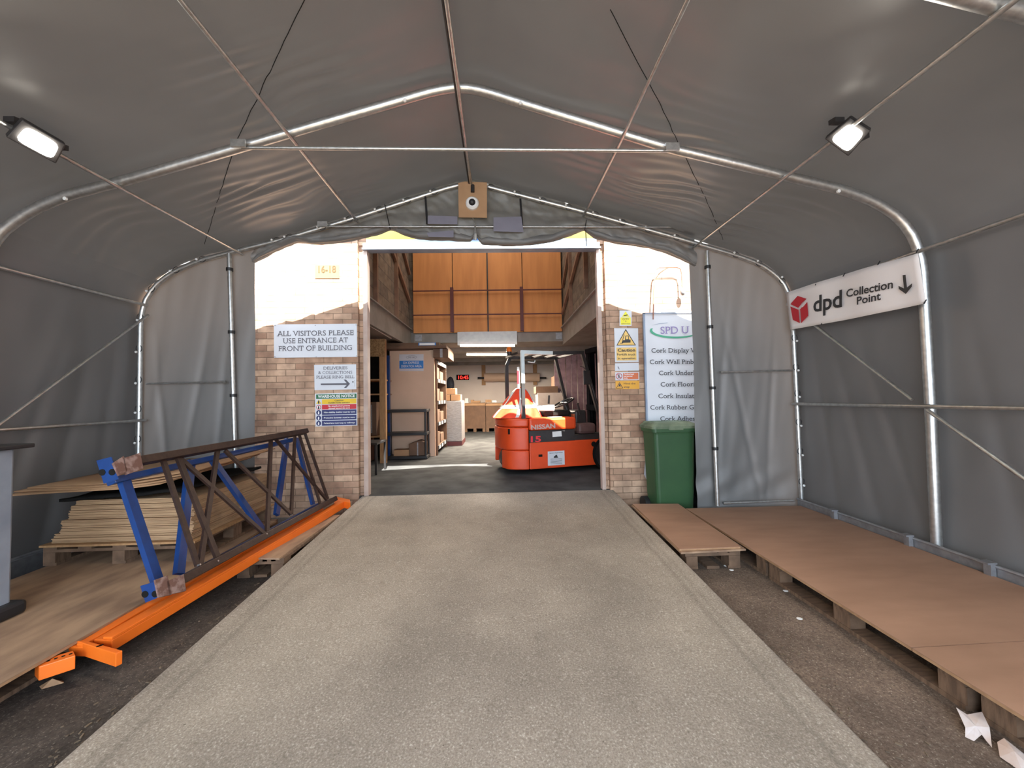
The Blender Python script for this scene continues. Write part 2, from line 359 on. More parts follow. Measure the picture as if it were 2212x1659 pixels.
# brick lintel course in blue-grey coping
# sign band above door
fs = thing('fascia_sign', 'yellow fascia board above the warehouse door, partly behind the rolled curtain', 'sign', (-.2, 4.70, 3.43))
B((-1.60, 4.70, 3.455), (1.24, 4.738, 3.98)).build('panel', YELB, fs)
B((-1.60, 4.695, 3.41), (1.24, 4.738, 3.455)).build('bottom_trim', mat('pale_blue', (.55, .68, .8), (.5, .63, .75)), fs)
for k, (cx, c) in enumerate(((-.27, BLUS), (-.24, REDS))):
    MB().prism([(cx-.06, 4.692, 3.44+k*.03), (cx+.06, 4.692, 3.44+k*.03), (cx, 4.692, 3.55+k*.03)], (0, .004, 0)).build('emblem', c, fs)
dr = thing('door_frame', 'steel lintel and pale jambs lining the warehouse doorway', 'door frame', (-.2, 4.75, FZ))
B((-1.64, 4.69, 3.33), (1.28, 4.80, 3.41)).build('lintel', STEELB, dr, bevel=.006)
B((-1.66, 4.72, 3.345), (1.30, 4.86, 3.36)).build('shutter_edge', STEELB, dr)
for x0, x1 in ((-1.652, -1.60), (1.245, 1.29)):
    B((x0, 4.73, FZ-.02), (x1, 4.82, 3.33)).build('jamb', JAMB, dr)

# ---- tent ----
far = [(-3.71,.12),(-3.72,1.0),(-3.72,2.35),(-3.70,2.50),(-3.656,2.62),(-3.55,2.76),(-3.37,2.885),(-3.10,3.0),(-2.80,3.078),(-2.225,3.223),(-1.497,3.445),(-.55,3.757),(-.407,3.795),(-.27,3.815),(-.13,3.79),(.05,3.74),(.997,3.488),(2.164,3.149),(2.65,3.00),(2.882,2.912),(3.05,2.80),(3.16,2.68),(3.215,2.52),(3.231,2.344),(3.24,1.3),(3.245,.12)]
mid = [(-3.71,.12),(-3.70,1.0),(-3.69,2.30),(-3.65,2.50),(-3.60,2.62),(-3.50,2.76),(-3.30,2.90),(-3.08,3.0),(-2.60,3.13),(-1.857,3.357),(-1.30,3.53),(-.75,3.697),(-.45,3.79),(-.26,3.825),(-.07,3.79),(.214,3.697),(1.313,3.359),(2.10,3.17),(2.65,3.036),(2.88,2.95),(3.06,2.84),(3.18,2.70),(3.235,2.54),(3.25,2.40),(3.253,1.3),(3.24,.12)]
def resample(p, n):
    p = [Vector((a, 0, b)) for a, b in p]; L = [0]
    for i in range(1, len(p)): L.append(L[-1]+(p[i]-p[i-1]).length)
    out = []
    for k in range(n+1):
        t = L[-1]*k/n; i = max(j for j in range(len(L)) if L[j] <= t+1e-9); i = min(i, len(p)-2)
        out.append(p[i].lerp(p[i+1], (t-L[i])/(L[i+1]-L[i])))
    for _ in range(2):
        out = [out[0]]+[(out[i-1]+out[i]*2+out[i+1])/4 for i in range(1, len(out)-1)]+[out[-1]]
    return out
NP = 300
Fp, Mp = resample(far, NP), resample(mid, NP)
FY, MY, SP = 4.10, 2.81, 1.27
def prof_at(s, y):
    i = s*NP; k = min(int(i), NP-1); fr = i-k
    a = Fp[k].lerp(Fp[k+1], fr); b = Mp[k].lerp(Mp[k+1], fr)
    t = max(0, min(1.05, (y-MY)/(FY-MY))); q = b.lerp(a, t)
    return Vector((q.x, y, q.z))
def s_at_x(x, y, lo=.18, hi=.82):
    for _ in range(30):
        md = (lo+hi)/2
        if prof_at(md, y).x < x: lo = md
        else: hi = md
    return lo
def outn(s, y):
    a, b = prof_at(max(s-.004, 0), y), prof_at(min(s+.004, 1), y); d = (b-a).normalized()
    return Vector((-d.z, 0, d.x))
PURX = {'l2': -2.70, 'l1': -1.49, 'r1': .95, 'r2': 2.165}
FR = [4.10, 2.81, 1.54, .27, -1.0, -2.3]
def fabric(s, y, wall=False):
    p = prof_at(s, y); n = outn(s, y); d = .062
    # billow between frames and purlins
    ph = ((y-.27) % 1.28)/1.28
    d += .018*math.sin(math.pi*ph) if p.z > 2.6 else 0
    x = p.x
    d += .022*noise.noise(Vector((x*1.3, y*1.1, 3))) + .008*noise.noise(Vector((x*3, y*5, 7)))
    if p.z > 2.7:
        for cx, cy, rx, ry, kk, am in ((-1.55, 2.45, .40, .28, 62, .0055), (-1.15, 2.5, .3, .25, 55, .0035), (-2.35, 3.45, .35, .32, 58, .006), (-1.95, 3.55, .4, .3, 52, .006), (-3.3, 3.5, .5, .5, 30, .004),
                                      (1.35, 2.75, .5, .3, 55, .004), (1.70, 3.55, .5, .38, 50, .0065), (2.3, 3.7, .3, .4, 52, .006), (-1.3, 3.75, .25, .3, 45, .004), (2.6, 3.3, .45, .5, 34, .004), (.75, 3.4, .3, .3, 40, .002), (-2.9, 3.0, .4, .4, 40, .003)):
            e = ((x-cx)/rx)**2 + ((y-cy)/ry)**2
            if e < 5: d += 1.6*am*math.exp(-e)*math.sin(kk*(y-cy)+6*noise.noise(Vector((x*1.6, y*2.2, cx)))+(x-cx)*4)
    else:
        # drapery folds on the side walls
        fold = noise.noise(Vector((y*4+p.z*(.9 if x > 0 else -.8), p.z*.35, 11 if x > 0 else 17)))
        d += .022*fold*(min(1, max(0, (2.7-p.z)/.5)))
        for cy, tl, am in ((3.55, .22, .02), (3.25, .30, .022), (3.85, .12, .018), (2.5, .15, .015), (2.1, -.12, .014)):
            q = (y-cy-tl*(p.z-1.4))/.06
            if abs(q) < 4: d += am*math.exp(-q*q)*math.exp(-((p.z-1.1)/.8)**2)
    return p + n*max(d, .036)
def sheet(s0, s1, ns, y0, y1, ny, name, mt):
    o = MB().grid(lambda u, v: fabric(s0+(s1-s0)*u, y0+(y1-y0)*v), ns, ny).build(name, mt, smooth=True)
    return struct(o)
SL, SR = .215, .795
sheet(SL, SR, 220, 1.1, 4.15, 210, 'ceiling', FAB)
sheet(0, SL, 60, 1.1, 4.15, 170, 'wall_left', FABW)
sheet(SR, 1, 60, 1.1, 4.15, 170, 'wall_right', FABW)
sheet(SL, SR, 90, -2.5, 1.2, 30, 'ceiling_rear', FAB); sheet(0, SL, 20, -2.5, 1.2, 30, 'wall_rear_left', FABW); sheet(SR, 1, 20, -2.5, 1.2, 30, 'wall_rear_right', FABW)
# arches
def arch(y, r, label, clip=True):
    t = thing('tent_arch', label, 'tent frame', (-.25, y, GZ), group='tubular tent arches')
    pts = [prof_at(i/120, y) for i in range(121)]
    a = 24
    MB().tube(pts[:a+9], r, 14).build('left_leg', GALV, t, smooth='auto')
    MB().tube(pts[a+8:61], r, 14).build('rafter', GALV, t, smooth='auto')
    MB().tube(pts[60:97], r, 14).build('rafter', GALV, t, smooth='auto')
    MB().tube(pts[96:], r, 14).build('right_leg', GALV, t, smooth='auto')
    return t
arch_f = arch(4.10, .024, 'farthest tent arch, hung with the rolled curtain against the brick building')
arch_m = arch(2.81, .034, 'thick galvanised tent arch crossing mid-roof, carrying the hanging cross tube')
arch_n = arch(1.54, .034, 'tent arch overhead, seen only in the top right corner')
for y in (.27, -1.0, -2.3): arch(y, .034, {.27: 'first', -1.0: 'second', -2.3: 'last'}[y]+' tent arch out of view behind the camera')
def crossbar(px0, px1, y, label, r, par):
    a, b = A(*px0, Y=y), A(*px1, Y=y)
    t = par
    MB().tube([a, b], r, 10).build('cross_tube', GALV, t, smooth='auto')
    for p in (a, b): MB().box((p.x-.05, y-.045, p.z-.02), (p.x+.05, y-.03, p.z+.035)).build('clamp', GALV, t)
crossbar((522, 319), (1448, 326), 2.77, '', .0125, arch_m)
crossbar((700, 489), (1490, 491), 4.05, '', .008, arch_f)
for y, lst in ((2.81, ((875, 218), (1124, 224))), (2.81, ((1810, 414), (143, 430)))):
    for px in lst:
        p = A(*px, Y=y-.035); MB().tube([p, p+Vector((0, -.012, 0))], .013, 8).build('bolt_cap', WHT, arch_m, smooth='auto')
# purlins
def purlin(name, pts, r, label, cat='tent tube', mt=GALV, grp=None):
    o = MB().tube(pts, r, 10).build(name, mt, smooth='auto'); return tag(o, label, cat, grp)
def roofpt(x, y, dz=-.05):
    p = prof_at(s_at_x(x, y), y); return p+Vector((0, 0, dz))
for k, (x, r, lab) in enumerate(((-.265, .016, 'ridge purlin running down the middle of the tent roof'), (-1.49, .013, 'roof purlin left of the ridge, ending above the 16-18 sign'),
      (.95, .013, 'roof purlin just right of the ridge'), (-2.70, .013, 'outer left roof purlin carrying the left floodlight'), (2.165, .013, 'outer right roof purlin carrying the right floodlight'))):
    purlin('roof_purlin', [roofpt(x, FY+.02, -.04), roofpt(x, MY, -.05), roofpt(x, 1.54, -.05), roofpt(x, -2.4, -.05)], r, lab, grp='roof purlins')
tag(MB().tube([roofpt(-.285, FY+.02, -.04), roofpt(-.285, -2.4, -.045)], .009, 8).build('ridge_cable', BLK, smooth='auto'), 'dark conduit strapped along the ridge purlin', 'cable')
XL, XR = -3.655, 3.19
purlin('eave_rail', [(XL-.0, 4.1, 2.52), (XL, -2.3, 2.52)], .015, 'eave rail along the left tent wall', grp='wall rails')
purlin('eave_rail', [(XR, 4.1, 2.54), (XR, -2.3, 2.56)], .015, 'eave rail along the right tent wall above the collection banner', grp='wall rails')
purlin('wall_rail', [(XL, 4.1, 1.33), (XL, -2.3, 1.31)], .014, 'low horizontal rail on the left tent wall', grp='wall rails')
purlin('wall_rail', [(XR, 4.1, 1.367), (XR, -2.3, 1.385)], .016, 'low horizontal rail on the right tent wall, crossing the pole', grp='wall rails')
purlin('diagonal_brace', [(XL+.02, 4.09, 2.42), (XL+.02, 2.6, 1.08)], .012, 'diagonal tube brace rising to the left tent corner', grp='diagonal braces')
purlin('diagonal_brace', [(XR-.02, 4.09, 2.46), (XR-.02, 2.86, 1.42)], .013, 'diagonal tube brace from behind the collection banner down to the right pole', grp='diagonal braces')
purlin('diagonal_brace', [(XR-.02, 2.76, 1.345), (XR-.02, 1.2, -.02+.15)], .013, 'diagonal tube brace from the right pole down to the near floor', grp='diagonal braces')
# base rails
for x, lab in ((XR+.03, 'grey base rail along the foot of the right tent wall'), (XL-.03, 'grey base rail along the foot of the left tent wall')):
    t = thing('base_rail', lab, 'rail', (x, 1, GZ), group='tent base rails')
    B((x-.02, -2.4, .20), (x+.02, 4.1, .335)).build('skirt', GALD, t)
    MB().tube([(x-.02, -2.4, .34), (x-.02, 4.1, .34)], .012, 8).build('tube', GALD, t, smooth='auto')
    if x > 0:
        for y in (3.62, 2.95, 2.45, 1.9, 1.4):
            MB().box((x-.06, y-.02, .23), (x-.025, y+.02, .365)).box((x-.085, y-.025, .355), (x-.02, y+.03, .368)).build('bracket', GALD, t)
# end wall flaps
def arch_z(x, y=FY):
    s = s_at_x(x, y); return prof_at(s, y).z
def flap(x0, x1, name, seed):
    def f(u, v):
        x = x0+(x1-x0)*u; xx = min(max(x, -3.60), 3.13); zt = arch_z(xx)+.09
        if x < -3.60: zt = 2.86-(-3.60-x)*2.5
        if x > 3.13: zt = 2.86-(x-3.13)*2.5
        z = .135+(zt-.135)*v
        fold = noise.noise(Vector((x*4.5+z*.5*seed, z*.5, seed*9)))*.03 + .012*noise.noise(Vector((x*9-z*1.5, z*1.2, seed)))
        for cx, tl, am in ((x0+.28, .10*seed, .025), (x0+.55, -.18*seed, .022), (x0+.85, .08, .02)):
            q = (x-cx-tl*(z-1.2))/.035
            if abs(q) < 4: fold += am*math.exp(-q*q)*math.exp(-((z-1.2)/.9)**2)
        if seed > 0 and z < .75: fold += .02*math.sin(14*(z*1.3-x*.9))*math.exp(-((z-.5)/.18)**2)
        return (x, 4.145+fold*.8, z)
    return struct(MB().grid(f, 70, 110).build(name, FABE, smooth=True))
flap(-3.80, -2.585, 'wall_end_left', -1.0); flap(2.125, 3.34, 'wall_end_right', 1.0)
# inner posts
def post(top, bot, label, straps, rail, rail2=None):
    t = thing('door_post', label, 'tent post', A(*bot, Y=4.09), group='posts beside the tent opening')
    a, b = A(*top, Y=4.09), A(*bot, Y=4.09); MB().tube([b, a], .022, 14).build('tube', GALV, t, smooth='auto')
    for py in straps:
        k = (py-top[1])/(bot[1]-top[1]); c = a.lerp(b, k); MB().tube([c-Vector((0, 0, .016)), c+Vector((0, 0, .016))], .032, 12).build('strap', BLK, t, smooth='auto')
    for rr in (rail, rail2):
        if rr:
            p, q = A(*rr[0], Y=4.085), A(*rr[1], Y=4.085); MB().tube([p, q], .010, 8).build('rail', GALV, t, smooth='auto')
            MB().tube([p, p.lerp(q, .1)], .014, 8).build('socket', GALV, t, smooth='auto')
post((495, 548), (511, 1090), 'round steel post left of the opening, behind the brown rack frame', (583, 720, 857), ((488, 825), (316, 829)))
post((1527, 542), (1550, 1092), 'round steel post right of the opening, strapped to the flap', (578, 709, 841, 971), ((1556, 804), (1712, 800)), ((1562, 1087), (1716, 1081)))
# rolled curtain
cont = [(545,566),(560,556),(600,538),(640,522),(671,526),(732,522),(792,510),(843,495),(870,505),(901,513),(932,517),(1016,519),(1027,507)]
cont2 = [(1027,507),(1040,525),(1085,529),(1132,529),(1193,520),(1228,508),(1263,496),(1285,511),(1320,522),(1380,530),(1440,543),(1470,557),(1503,574)]
def interp(c, x):
    for (x0, y0), (x1, y1) in zip(c, c[1:]):
        if x0 <= x <= x1: return y0+(y1-y0)*(x-x0)/(x1-x0)
    return c[0][1] if x < c[0][0] else c[-1][1]
def curtain(c, label, seed):
    t = thing('rolled_curtain', label, 'tent curtain', A(c[0][0], c[0][1], Y=4.12), group='rolled-up door curtains')
    xa, xb = c[0][0], c[-1][0]
    def f(u, v):
        px = xa+(xb-xa)*u; pb = A(px, interp(c, px), Y=4.12); x = pb.x
        zt = arch_z(x)+.09; zb = pb.z; z = zt+(zb-zt)*v
        sag = .05*math.sin(min(1, max(0, (v-.45)/.55))*math.pi)
        y = 4.13-sag+.03*noise.noise(Vector((x*5, z*7, seed)))+.014*noise.noise(Vector((x*14+z*9, z*13, seed+3)))
        if v > .98: y += .03
        return (x, min(y, 4.2), z)
    MB().grid(f, 130, 34).build('canvas', FABD, t, smooth=True)
    def g(u, v):
        px = xa+(xb-xa)*u; pb = A(px, interp(c, px), Y=4.12); th = v*2*math.pi
        r = .038*(1+.5*noise.noise(Vector((pb.x*6, v*3, seed))))*min(1, .25+12*min(u, 1-u))
        if abs(px-843) < 25 or abs(px-1263) < 25: r *= .35+.65*min(abs(px-843), abs(px-1263))/25
        return (pb.x, 4.12+math.cos(th)*r*.8, pb.z+r+math.sin(th)*r)
    MB().grid(g, 140, 14).build('roll', FABD, t, smooth=True)
    return t
cl = curtain(cont, 'dark grey curtain rolled up left of the small camera board', 2)
cr = curtain(cont2, 'dark grey curtain rolled up right of the small camera board', 5)
quad([(924, 466), (988, 468), (988, 485), (924, 484)], LILAC, cl, 'patch', .002, Y=4.045); quad([(922, 503), (980, 498), (980, 513), (926, 512)], LILAC, cl, 'patch', .002, Y=4.045)
quad([(1066, 470), (1126, 468), (1131, 502), (1066, 500)], LILAC, cr, 'patch', .002, Y=4.04)
for (a, b), par in ((((831, 441), (843, 496)), cl), (((919, 425), (923, 484)), cl), (((1267, 475), (1263, 497)), cr), (((1265, 497), (1267, 532)), cr), (((1124, 430), (1128, 486)), cr)):
    MB().tube([A(*a, Y=4.04), A(*b, Y=4.05)], .005 if a[0] not in (919, 1124) else .012, 6).build('strap', BLK, par)
# bungee ties
def tie0(label, grp):
    t = thing('bungee_tie', label, 'tie', (0, 0, 0), group=grp)
    pts = [(.03*math.cos(a)*1.0, 0, .036*math.sin(a)) for a in [i*math.pi/8 for i in range(17)]]
    MB().tube([Vector(p) for p in pts], .0035, 6, False).build('loop', BLK, t, local=True, smooth=True)
    MB().sphere((0, -.03, -.038), .0125, 6).build('ball', WHT, t, local=True, smooth=True)
    return t
TG = 'bungee ball ties on the farthest arch'; tl = 'black bungee loop with a white ball tied around the farthest tent arch'
protos = tie0(tl, TG); first = True
tx = [(598, 519), (625, 512), (696, 490), (755, 472), (819, 452), (880, 434), (938, 418), (1061, 411), (1119, 426), (1173, 439), (1229, 456), (1287, 474), (1345, 490), (1400, 503), (1462, 520), (1590, 555), (1640, 575), (1690, 612), (380, 588), (437, 562), (327, 627)]
counts = {}
def place_tie(p, ang):
    global first
    mm = Matrix.Translation(p) @ Matrix.Rotation(ang, 4, 'Y')
    z_ = round(p.z, 2); side = 'left' if p.x < -.27 else 'right'
    lst = counts.setdefault((side, ang == 0), [])
    if first: o = protos; protos.matrix_basis = mm; first = False
    else: o = dup(protos, None, mat_=mm)
    lst.append((p, o))
for q in tx:
    p = A(*q, Y=4.085); s = s_at_x(p.x, 4.1, .17, .83); c = prof_at(s, 4.1); d = outn(s, 4.1)
    place_tie(Vector((c.x, 4.085, c.z)), math.atan2(d.x, d.z)+math.pi/2)
for q in ((1707, 730), (1711, 793), (1713, 850), (1717, 912), (1720, 975), (1726, 1040), (309, 685), (309, 753), (312, 820), (313, 883), (316, 948)):
    p = A(*q, Y=4.085); s = .05
    lo, hi = (0, .2) if p.x < 0 else (1, .8)
    for _ in range(25):
        md = (lo+hi)/2
        if prof_at(md, 4.1).z < p.z: lo = md
        else: hi = md
    c = prof_at(lo, 4.1); place_tie(Vector((c.x, 4.085, p.z)), 0)
ORD = ['first', 'second', 'third', 'fourth', 'fifth', 'sixth', 'seventh', 'eighth', 'ninth', 'tenth', 'eleventh', 'twelfth', 'thirteenth', 'fourteenth']
for (side, leg), lst in counts.items():
    lst.sort(key=lambda q: -q[0].z)
    for k, (p, o) in enumerate(lst):
        o['label'] = ('bungee tie, %s down from the bend on the %s leg of the far arch' if leg else 'bungee tie, %s from the ridge on the %s slope of the far arch') % (ORD[k], side)
# camera on board
cb = thing('camera_board', 'small brown board with a white dome camera under the tent ridge', 'security camera', A(1021, 471, Y=4.02))
quad([(990, 396), (1005, 393), (1052, 395), (1052, 471), (991, 470)], CARD, cb, 'board', .006, Y=4.02)
p = A(1020, 438, Y=3.985)
MB().tube([p+Vector((0, .03, 0)), p, p-Vector((0, .012, 0))], [.07, .068, .055], 24).build('housing', WHT, cb, smooth='auto')
MB().sphere(p-Vector((0, .008, 0)), .036, 10).build('lens', BLK, cb, smooth=True)
MB().tube([A(1021, 400, Y=4.0), A(1021, 415, Y=4.0)], .02, 8).build('bracket', DKM, cb)
tag(MB().tube([A(1021, 471, Y=4.03), A(1026, 485, Y=4.02), A(1027, 505, Y=4.02), A(1026, 518, Y=4.04)], [.005, .007, .016, .02], 8).build('cable', GALV), 'short conduit hanging in the gap between the rolled curtains', 'cable')
# floodlights
def flood(name, corners, Y, label, e):
    c = sum((A(*q, Y=Y) for q in corners), Vector())/4
    t = thing(name, label, 'floodlight', c, group='lit floodlights under the roof')
    n = (CAM+Vector((0, .6, -1.2))-c).normalized(); P3 = [A(*q, pl=(c, n)) for q in corners]
    cc = sum(P3, Vector())/4
    big = [cc+(p-cc)*1.35-n*.004 for p in P3]
    MB().prism(big, -n*.05).build('housing', DKM, t, bevel=.006)
    # rounded lens
    lens = []
    for i in range(32):
        a = i*math.pi/16; ca, sa = math.cos(a), math.sin(a); k = 1/((abs(ca)**5+abs(sa)**5)**.2)
        u, v = (ca*k+1)/2, (sa*k+1)/2
        lens.append(P3[0]*(1-u)*(1-v)+P3[1]*u*(1-v)+P3[2]*u*v+P3[3]*(1-u)*v)
    MB().prism([q+n*.001 for q in lens], n*.012).build('lens', FLOOD, t)
    up = roofpt(c.x, c.y, -.03)
    MB().bar(cc-n*.05, up, .03, .006).build('bracket', DKM, t)
    for sgn in (-1, 1):
        q = cc+(P3[1]-P3[0]).normalized()*sgn*.09-n*.08; MB().prism([q+Vector((-.03, -.02, 0)), q+Vector((.03, -.02, 0)), q+Vector((.03, .03, .01)), q+Vector((-.03, .03, .01))], (0, 0, .03)).build('heat_sink', DKM, t)
    l = bpy.data.lights.new('flood_lamp', 'AREA'); l.energy = e; l.size = .12; l.spread = math.radians(150); l.color = (1, .9, .78)
    o = bpy.data.objects.new('flood_lamp', l); C.objects.link(o); o.parent = t; o.location = n*.05; o.rotation_euler = n.to_track_quat('-Z', 'Y').to_euler()
flood('floodlight', [(58, 272), (128, 312), (112, 343), (32, 300)], 2.25, 'glowing floodlight on the left roof purlin', 9)
flood('floodlight', [(1835, 266), (1868, 287), (1832, 328), (1794, 300)], 2.25, 'glowing floodlight on the right roof purlin', 10)
# DPD banner
bn = thing('collection_banner', 'white banner reading dpd Collection Point with a down arrow', 'banner', (3.16, 3.47, 2.16))
bq = [A(*q, X=3.145) for q in ((1707, 712), (2000, 655), (1983, 547), (1698, 632))]
MB().grid(lambda u, v: (bq[0]*(1-u)*(1-v)+bq[1]*u*(1-v)+bq[2]*u*v+bq[3]*(1-u)*v)+Vector((.006*math.sin(u*math.pi*5), 0, .03*math.sin(u*math.pi)*(v-.5)*.6)), 30, 8).build('sheet', BANW, bn, smooth=True, solid=.003)
BX = dict(X=3.132)
text('dpd', (1757, 674), (1819, 662), 33, INK, bn, bold=.02, off=.001, **BX)
text('Collection', (1828, 642), (1929, 622), 16, INK, bn, bold=.02, off=.001, **BX)
text('Point', (1851, 658), (1903, 647), 16, INK, bn, bold=.02, off=.001, **BX)
def flat(pts, mt, par, name, off=.001, **kw):
    P3 = [A(*q, **kw) for q in pts]; n = (P3[1]-P3[0]).cross(P3[2]-P3[0]).normalized()
    if n.dot(CAM-P3[0]) < 0: n = -n
    return MB().add([q+n*off for q in P3], [tuple(range(len(P3)))]).build(name, mt, par)
flat([(1950, 594.5), (1956.5, 593.5), (1959.5, 621), (1970.5, 612), (1970, 619), (1957, 635), (1942, 624.5), (1941, 617.5), (1953, 623)], INK, bn, 'arrow', **BX)
flat([(1723, 639), (1742.5, 645.5), (1733, 654), (1724.5, 665), (1707.5, 657)], REDS, bn, 'emblem', **BX)
flat([(1707.5, 662), (1725, 669), (1728, 698), (1713, 691)], REDS, bn, 'emblem', **BX)
flat([(1744, 652), (1746, 682), (1731, 698), (1728.5, 668), (1733, 663), (1734, 664)], REDS, bn, 'emblem', **BX)
for q in ((1761, 616), (1821, 597), (1896, 572), (1979, 546), (1774, 701), (1996, 656)):
    p = A(*q, **BX); MB().tube([p, p+Vector((.02, 0, .03))], .004, 6).build('cable_tie', BLK, bn)
# wall seams as parts of roof
for pts, in (([(-1.0, 2.06), (-1.86, 2.81), (-3.0, 4.0)],), ([(.63, 2.06), (1.45, 2.9), (2.45, 4.05)],)):
    pp = []
    for (x0, y0), (x1, y1) in zip(pts, pts[1:]):
        for k in range(20):
            x = x0+(x1-x0)*k/20; y = y0+(y1-y0)*k/20; s = s_at_x(x, y, .17, .83); pp.append(fabric(s, y)-outn(s, y)*.002)
    tag(MB().tube(pp, .0022, 5).build('bracing_wire', BLKM), 'thin diagonal wire pressed against the tent roof, ' + ('left' if pts[0][0] < 0 else 'right') + ' of the ridge', 'wire')

# ================= SIGNS on facade =================
def sign(name, pts, mt, label, Y=4.70, th=.004, grp=None):
    t = thing(name, label, 'sign', A(*pts[0], Y=Y-.004), group=grp)
    quad(pts, mt, t, 'panel', th, .002, Y=Y); return t
YS = 4.694
s = sign('visitor_sign', [(592, 701), (771, 699.5), (772, 771), (592.5, 773)], SIGNW, 'white sign reading ALL VISITORS PLEASE USE ENTRANCE AT FRONT OF BUILDING')
for tx_, a, b in (('ALL VISITORS PLEASE', (598, 726.4), (764, 723.7)), ('USE ENTRANCE AT', (611, 742), (752, 739.5)), ('FRONT OF BUILDING', (601.5, 758.6), (760.5, 756))):
    text(tx_, a, b, 11, INKG, s, serif=True, Y=YS)
for q in ((594, 703), (681, 703), (769, 702), (594, 771), (683, 771), (770, 769)):
    p = A(*q, Y=4.692); MB().tube([p, p-Vector((0, .003, 0))], .006, 8).build('screw', GALD, s)
s = sign('delivery_sign', [(679, 788.5), (769.5, 787), (770, 841), (680, 843)], SIGNW, 'white sign reading DELIVERIES & COLLECTIONS PLEASE RING BELL with an arrow')
for tx_, a, b in (('DELIVERIES', (698.3, 798.6), (750.6, 797.5)), ('& COLLECTIONS', (687.7, 808), (761, 807.3)), ('PLEASE RING BELL', (683.2, 817.9), (765.7, 817.1))):
    text(tx_, a, b, 6.3, INKG, s, serif=True, Y=YS)
flat([(693, 828.5), (749, 827.8), (742.5, 820), (747.5, 820), (756, 829), (748, 838), (743, 838), (749, 831.4), (693, 831.8)], INKG, s, 'arrow', Y=YS-.002)
bell = tag(quad(rect(760.5, 821, 766.5, 835), SIGNW, None, 'door_bell', .012, .001, Y=4.69), 'small bell push on the deliveries sign', 'bell')
p = A(762.5, 825, Y=4.678); MB().tube([p, p-Vector((0, .003, 0))], .008, 10).build('button', INK, bell)
s = sign('warehouse_notice', [(681, 850.5), (771.5, 848), (772, 919), (682, 921.5)], SIGNW, 'safety sign headed WAREHOUSE NOTICE with yellow, red and navy rows')
def sl_(y): return lambda x: y-(x-681)*.026
def band(x0, x1, y0, y1, mt):
    f = lambda x, y: (x, y-(x-681)*.024); flat([f(x0, y0), f(x1, y0), f(x1, y1), f(x0, y1)], mt, s, 'band', Y=YS-.001); return f
f = band(683, 770, 852.3, 861.8, GRNI)
text('WAREHOUSE NOTICE', f(687, 859.7), f(766.5, 859.7), 5.6, WHT, s, bold=.03, Y=YS-.002)
rows = [(863, 873.6, YEL, ('Caution', 'Forklift trucks operating'), INK), (874.8, 885, REDS, ('No unauthorised persons', 'allowed beyond this zone'), WHT), (886.2, 896.5, NAVY, ('High visibility clothing must be worn',), WHT), (898, 908, NAVY, ('Protective footwear must be worn',), WHT), (909.5, 920, NAVY, ('Pedestrians must keep to walkways',), WHT)]
for k, (y0, y1, mt_, tt, tc_) in enumerate(rows):
    f = band(695.5, 770, y0, y1, mt_)
    if len(tt) == 2:
        a = 723 if k == 0 else 709
        text(tt[0], f(a, y0+4.6), f(742 if k == 0 else 756, y0+4.6), 3.2, tc_, s, bold=.02, Y=YS-.002)
        text(tt[1], f(710, y0+9.2), f(756, y0+9.2), 2.7, tc_, s, bold=.02, Y=YS-.002)
    else: text(tt[0], f(700, y0+6.6), f(767, y0+6.6), 3, tc_, s, bold=.02, Y=YS-.002)
    c = A(*f(688.5, (y0+y1)/2), Y=YS-.002); r = .029
    if k == 0: MB().add([c+Vector((-r*1.1, 0, -r*.8)), c+Vector((r*1.1, 0, -r*.8)), c+Vector((0, 0, r))], [(0, 1, 2)]).build('symbol', YEL, s)
    else: MB().tube([c, c-Vector((0, .001, 0))], r, 20).build('symbol', REDS if k == 1 else NAVY, s)
    c2_ = c-Vector((0, .002, 0))
    if k == 1: MB().tube([c2_, c2_-Vector((0, .001, 0))], r*.75, 16).build('symbol_ground', WHT, s)
    MB().sphere(c2_+Vector((0, -.001, r*.35)), r*.22, 5, (1, .1, 1)).prism([c2_+Vector((-.008, -.001, -r*.7)), c2_+Vector((.008, -.001, -r*.7)), c2_+Vector((.008, -.001, .006)), c2_+Vector((-.008, -.001, .006))], (0, -.0008, 0)).build('pictogram', INK if k < 2 else WHT, s)
s = sign('number_sign', rect(681, 573, 733.5, 601.5), mat('number_yellow', (.20, .13, .05), (.18, .115, .045)), 'yellow number plate reading 16-18 on the sunlit bricks')
text('16-18', (688, 589), (726, 588.5), 14.5, mat('gold_ink', (.07, .035, .004), (.06, .03, .004)), s, bold=.02, Y=YS)
# right pier
s = sign('cctv_sign', rect(1338, 671, 1364, 704), SIGNW, 'small yellow and white CCTV in operation sign above the forklift sign')
flat(rect(1340.5, 685.8, 1362.5, 701.5), mat('lemon', (.8, .72, .05), (.75, .68, .05)), s, 'band', Y=YS-.001)
text('CCTV', (1344.5, 691.5), (1358.5, 691.5), 4, INKG, s, Y=YS-.002, bold=.01); text('in', (1350, 695.6), (1353, 695.6), 2.5, INKG, s, Y=YS-.002); text('operation', (1342, 700), (1361, 700), 2.6, INKG, s, Y=YS-.002)
flat([(1343.5, 684), (1359.5, 684), (1351.5, 672.5)], MT['lemon'], s, 'symbol', Y=YS-.001)
flat([(1347, 681), (1355, 679), (1356, 681), (1348, 683)], INK, s, 'pictogram', Y=YS-.002)
s = sign('forklift_sign', [(1326.3, 709), (1378, 709), (1379.3, 782), (1328.4, 782.5)], SIGNW, 'white and amber sign reading Caution Forklift truck in operation')
amb = mat('soft_amber', (.78, .52, .16), (.74, .48, .14))
flat([(1331.2, 751), (1374.3, 750.5), (1375, 778), (1332.3, 778.8)], amb, s, 'band', Y=YS-.001)
flat([(1351.7, 710.5), (1331.5, 746.3), (1373.7, 746)], INK, s, 'symbol_border', Y=YS-.001)
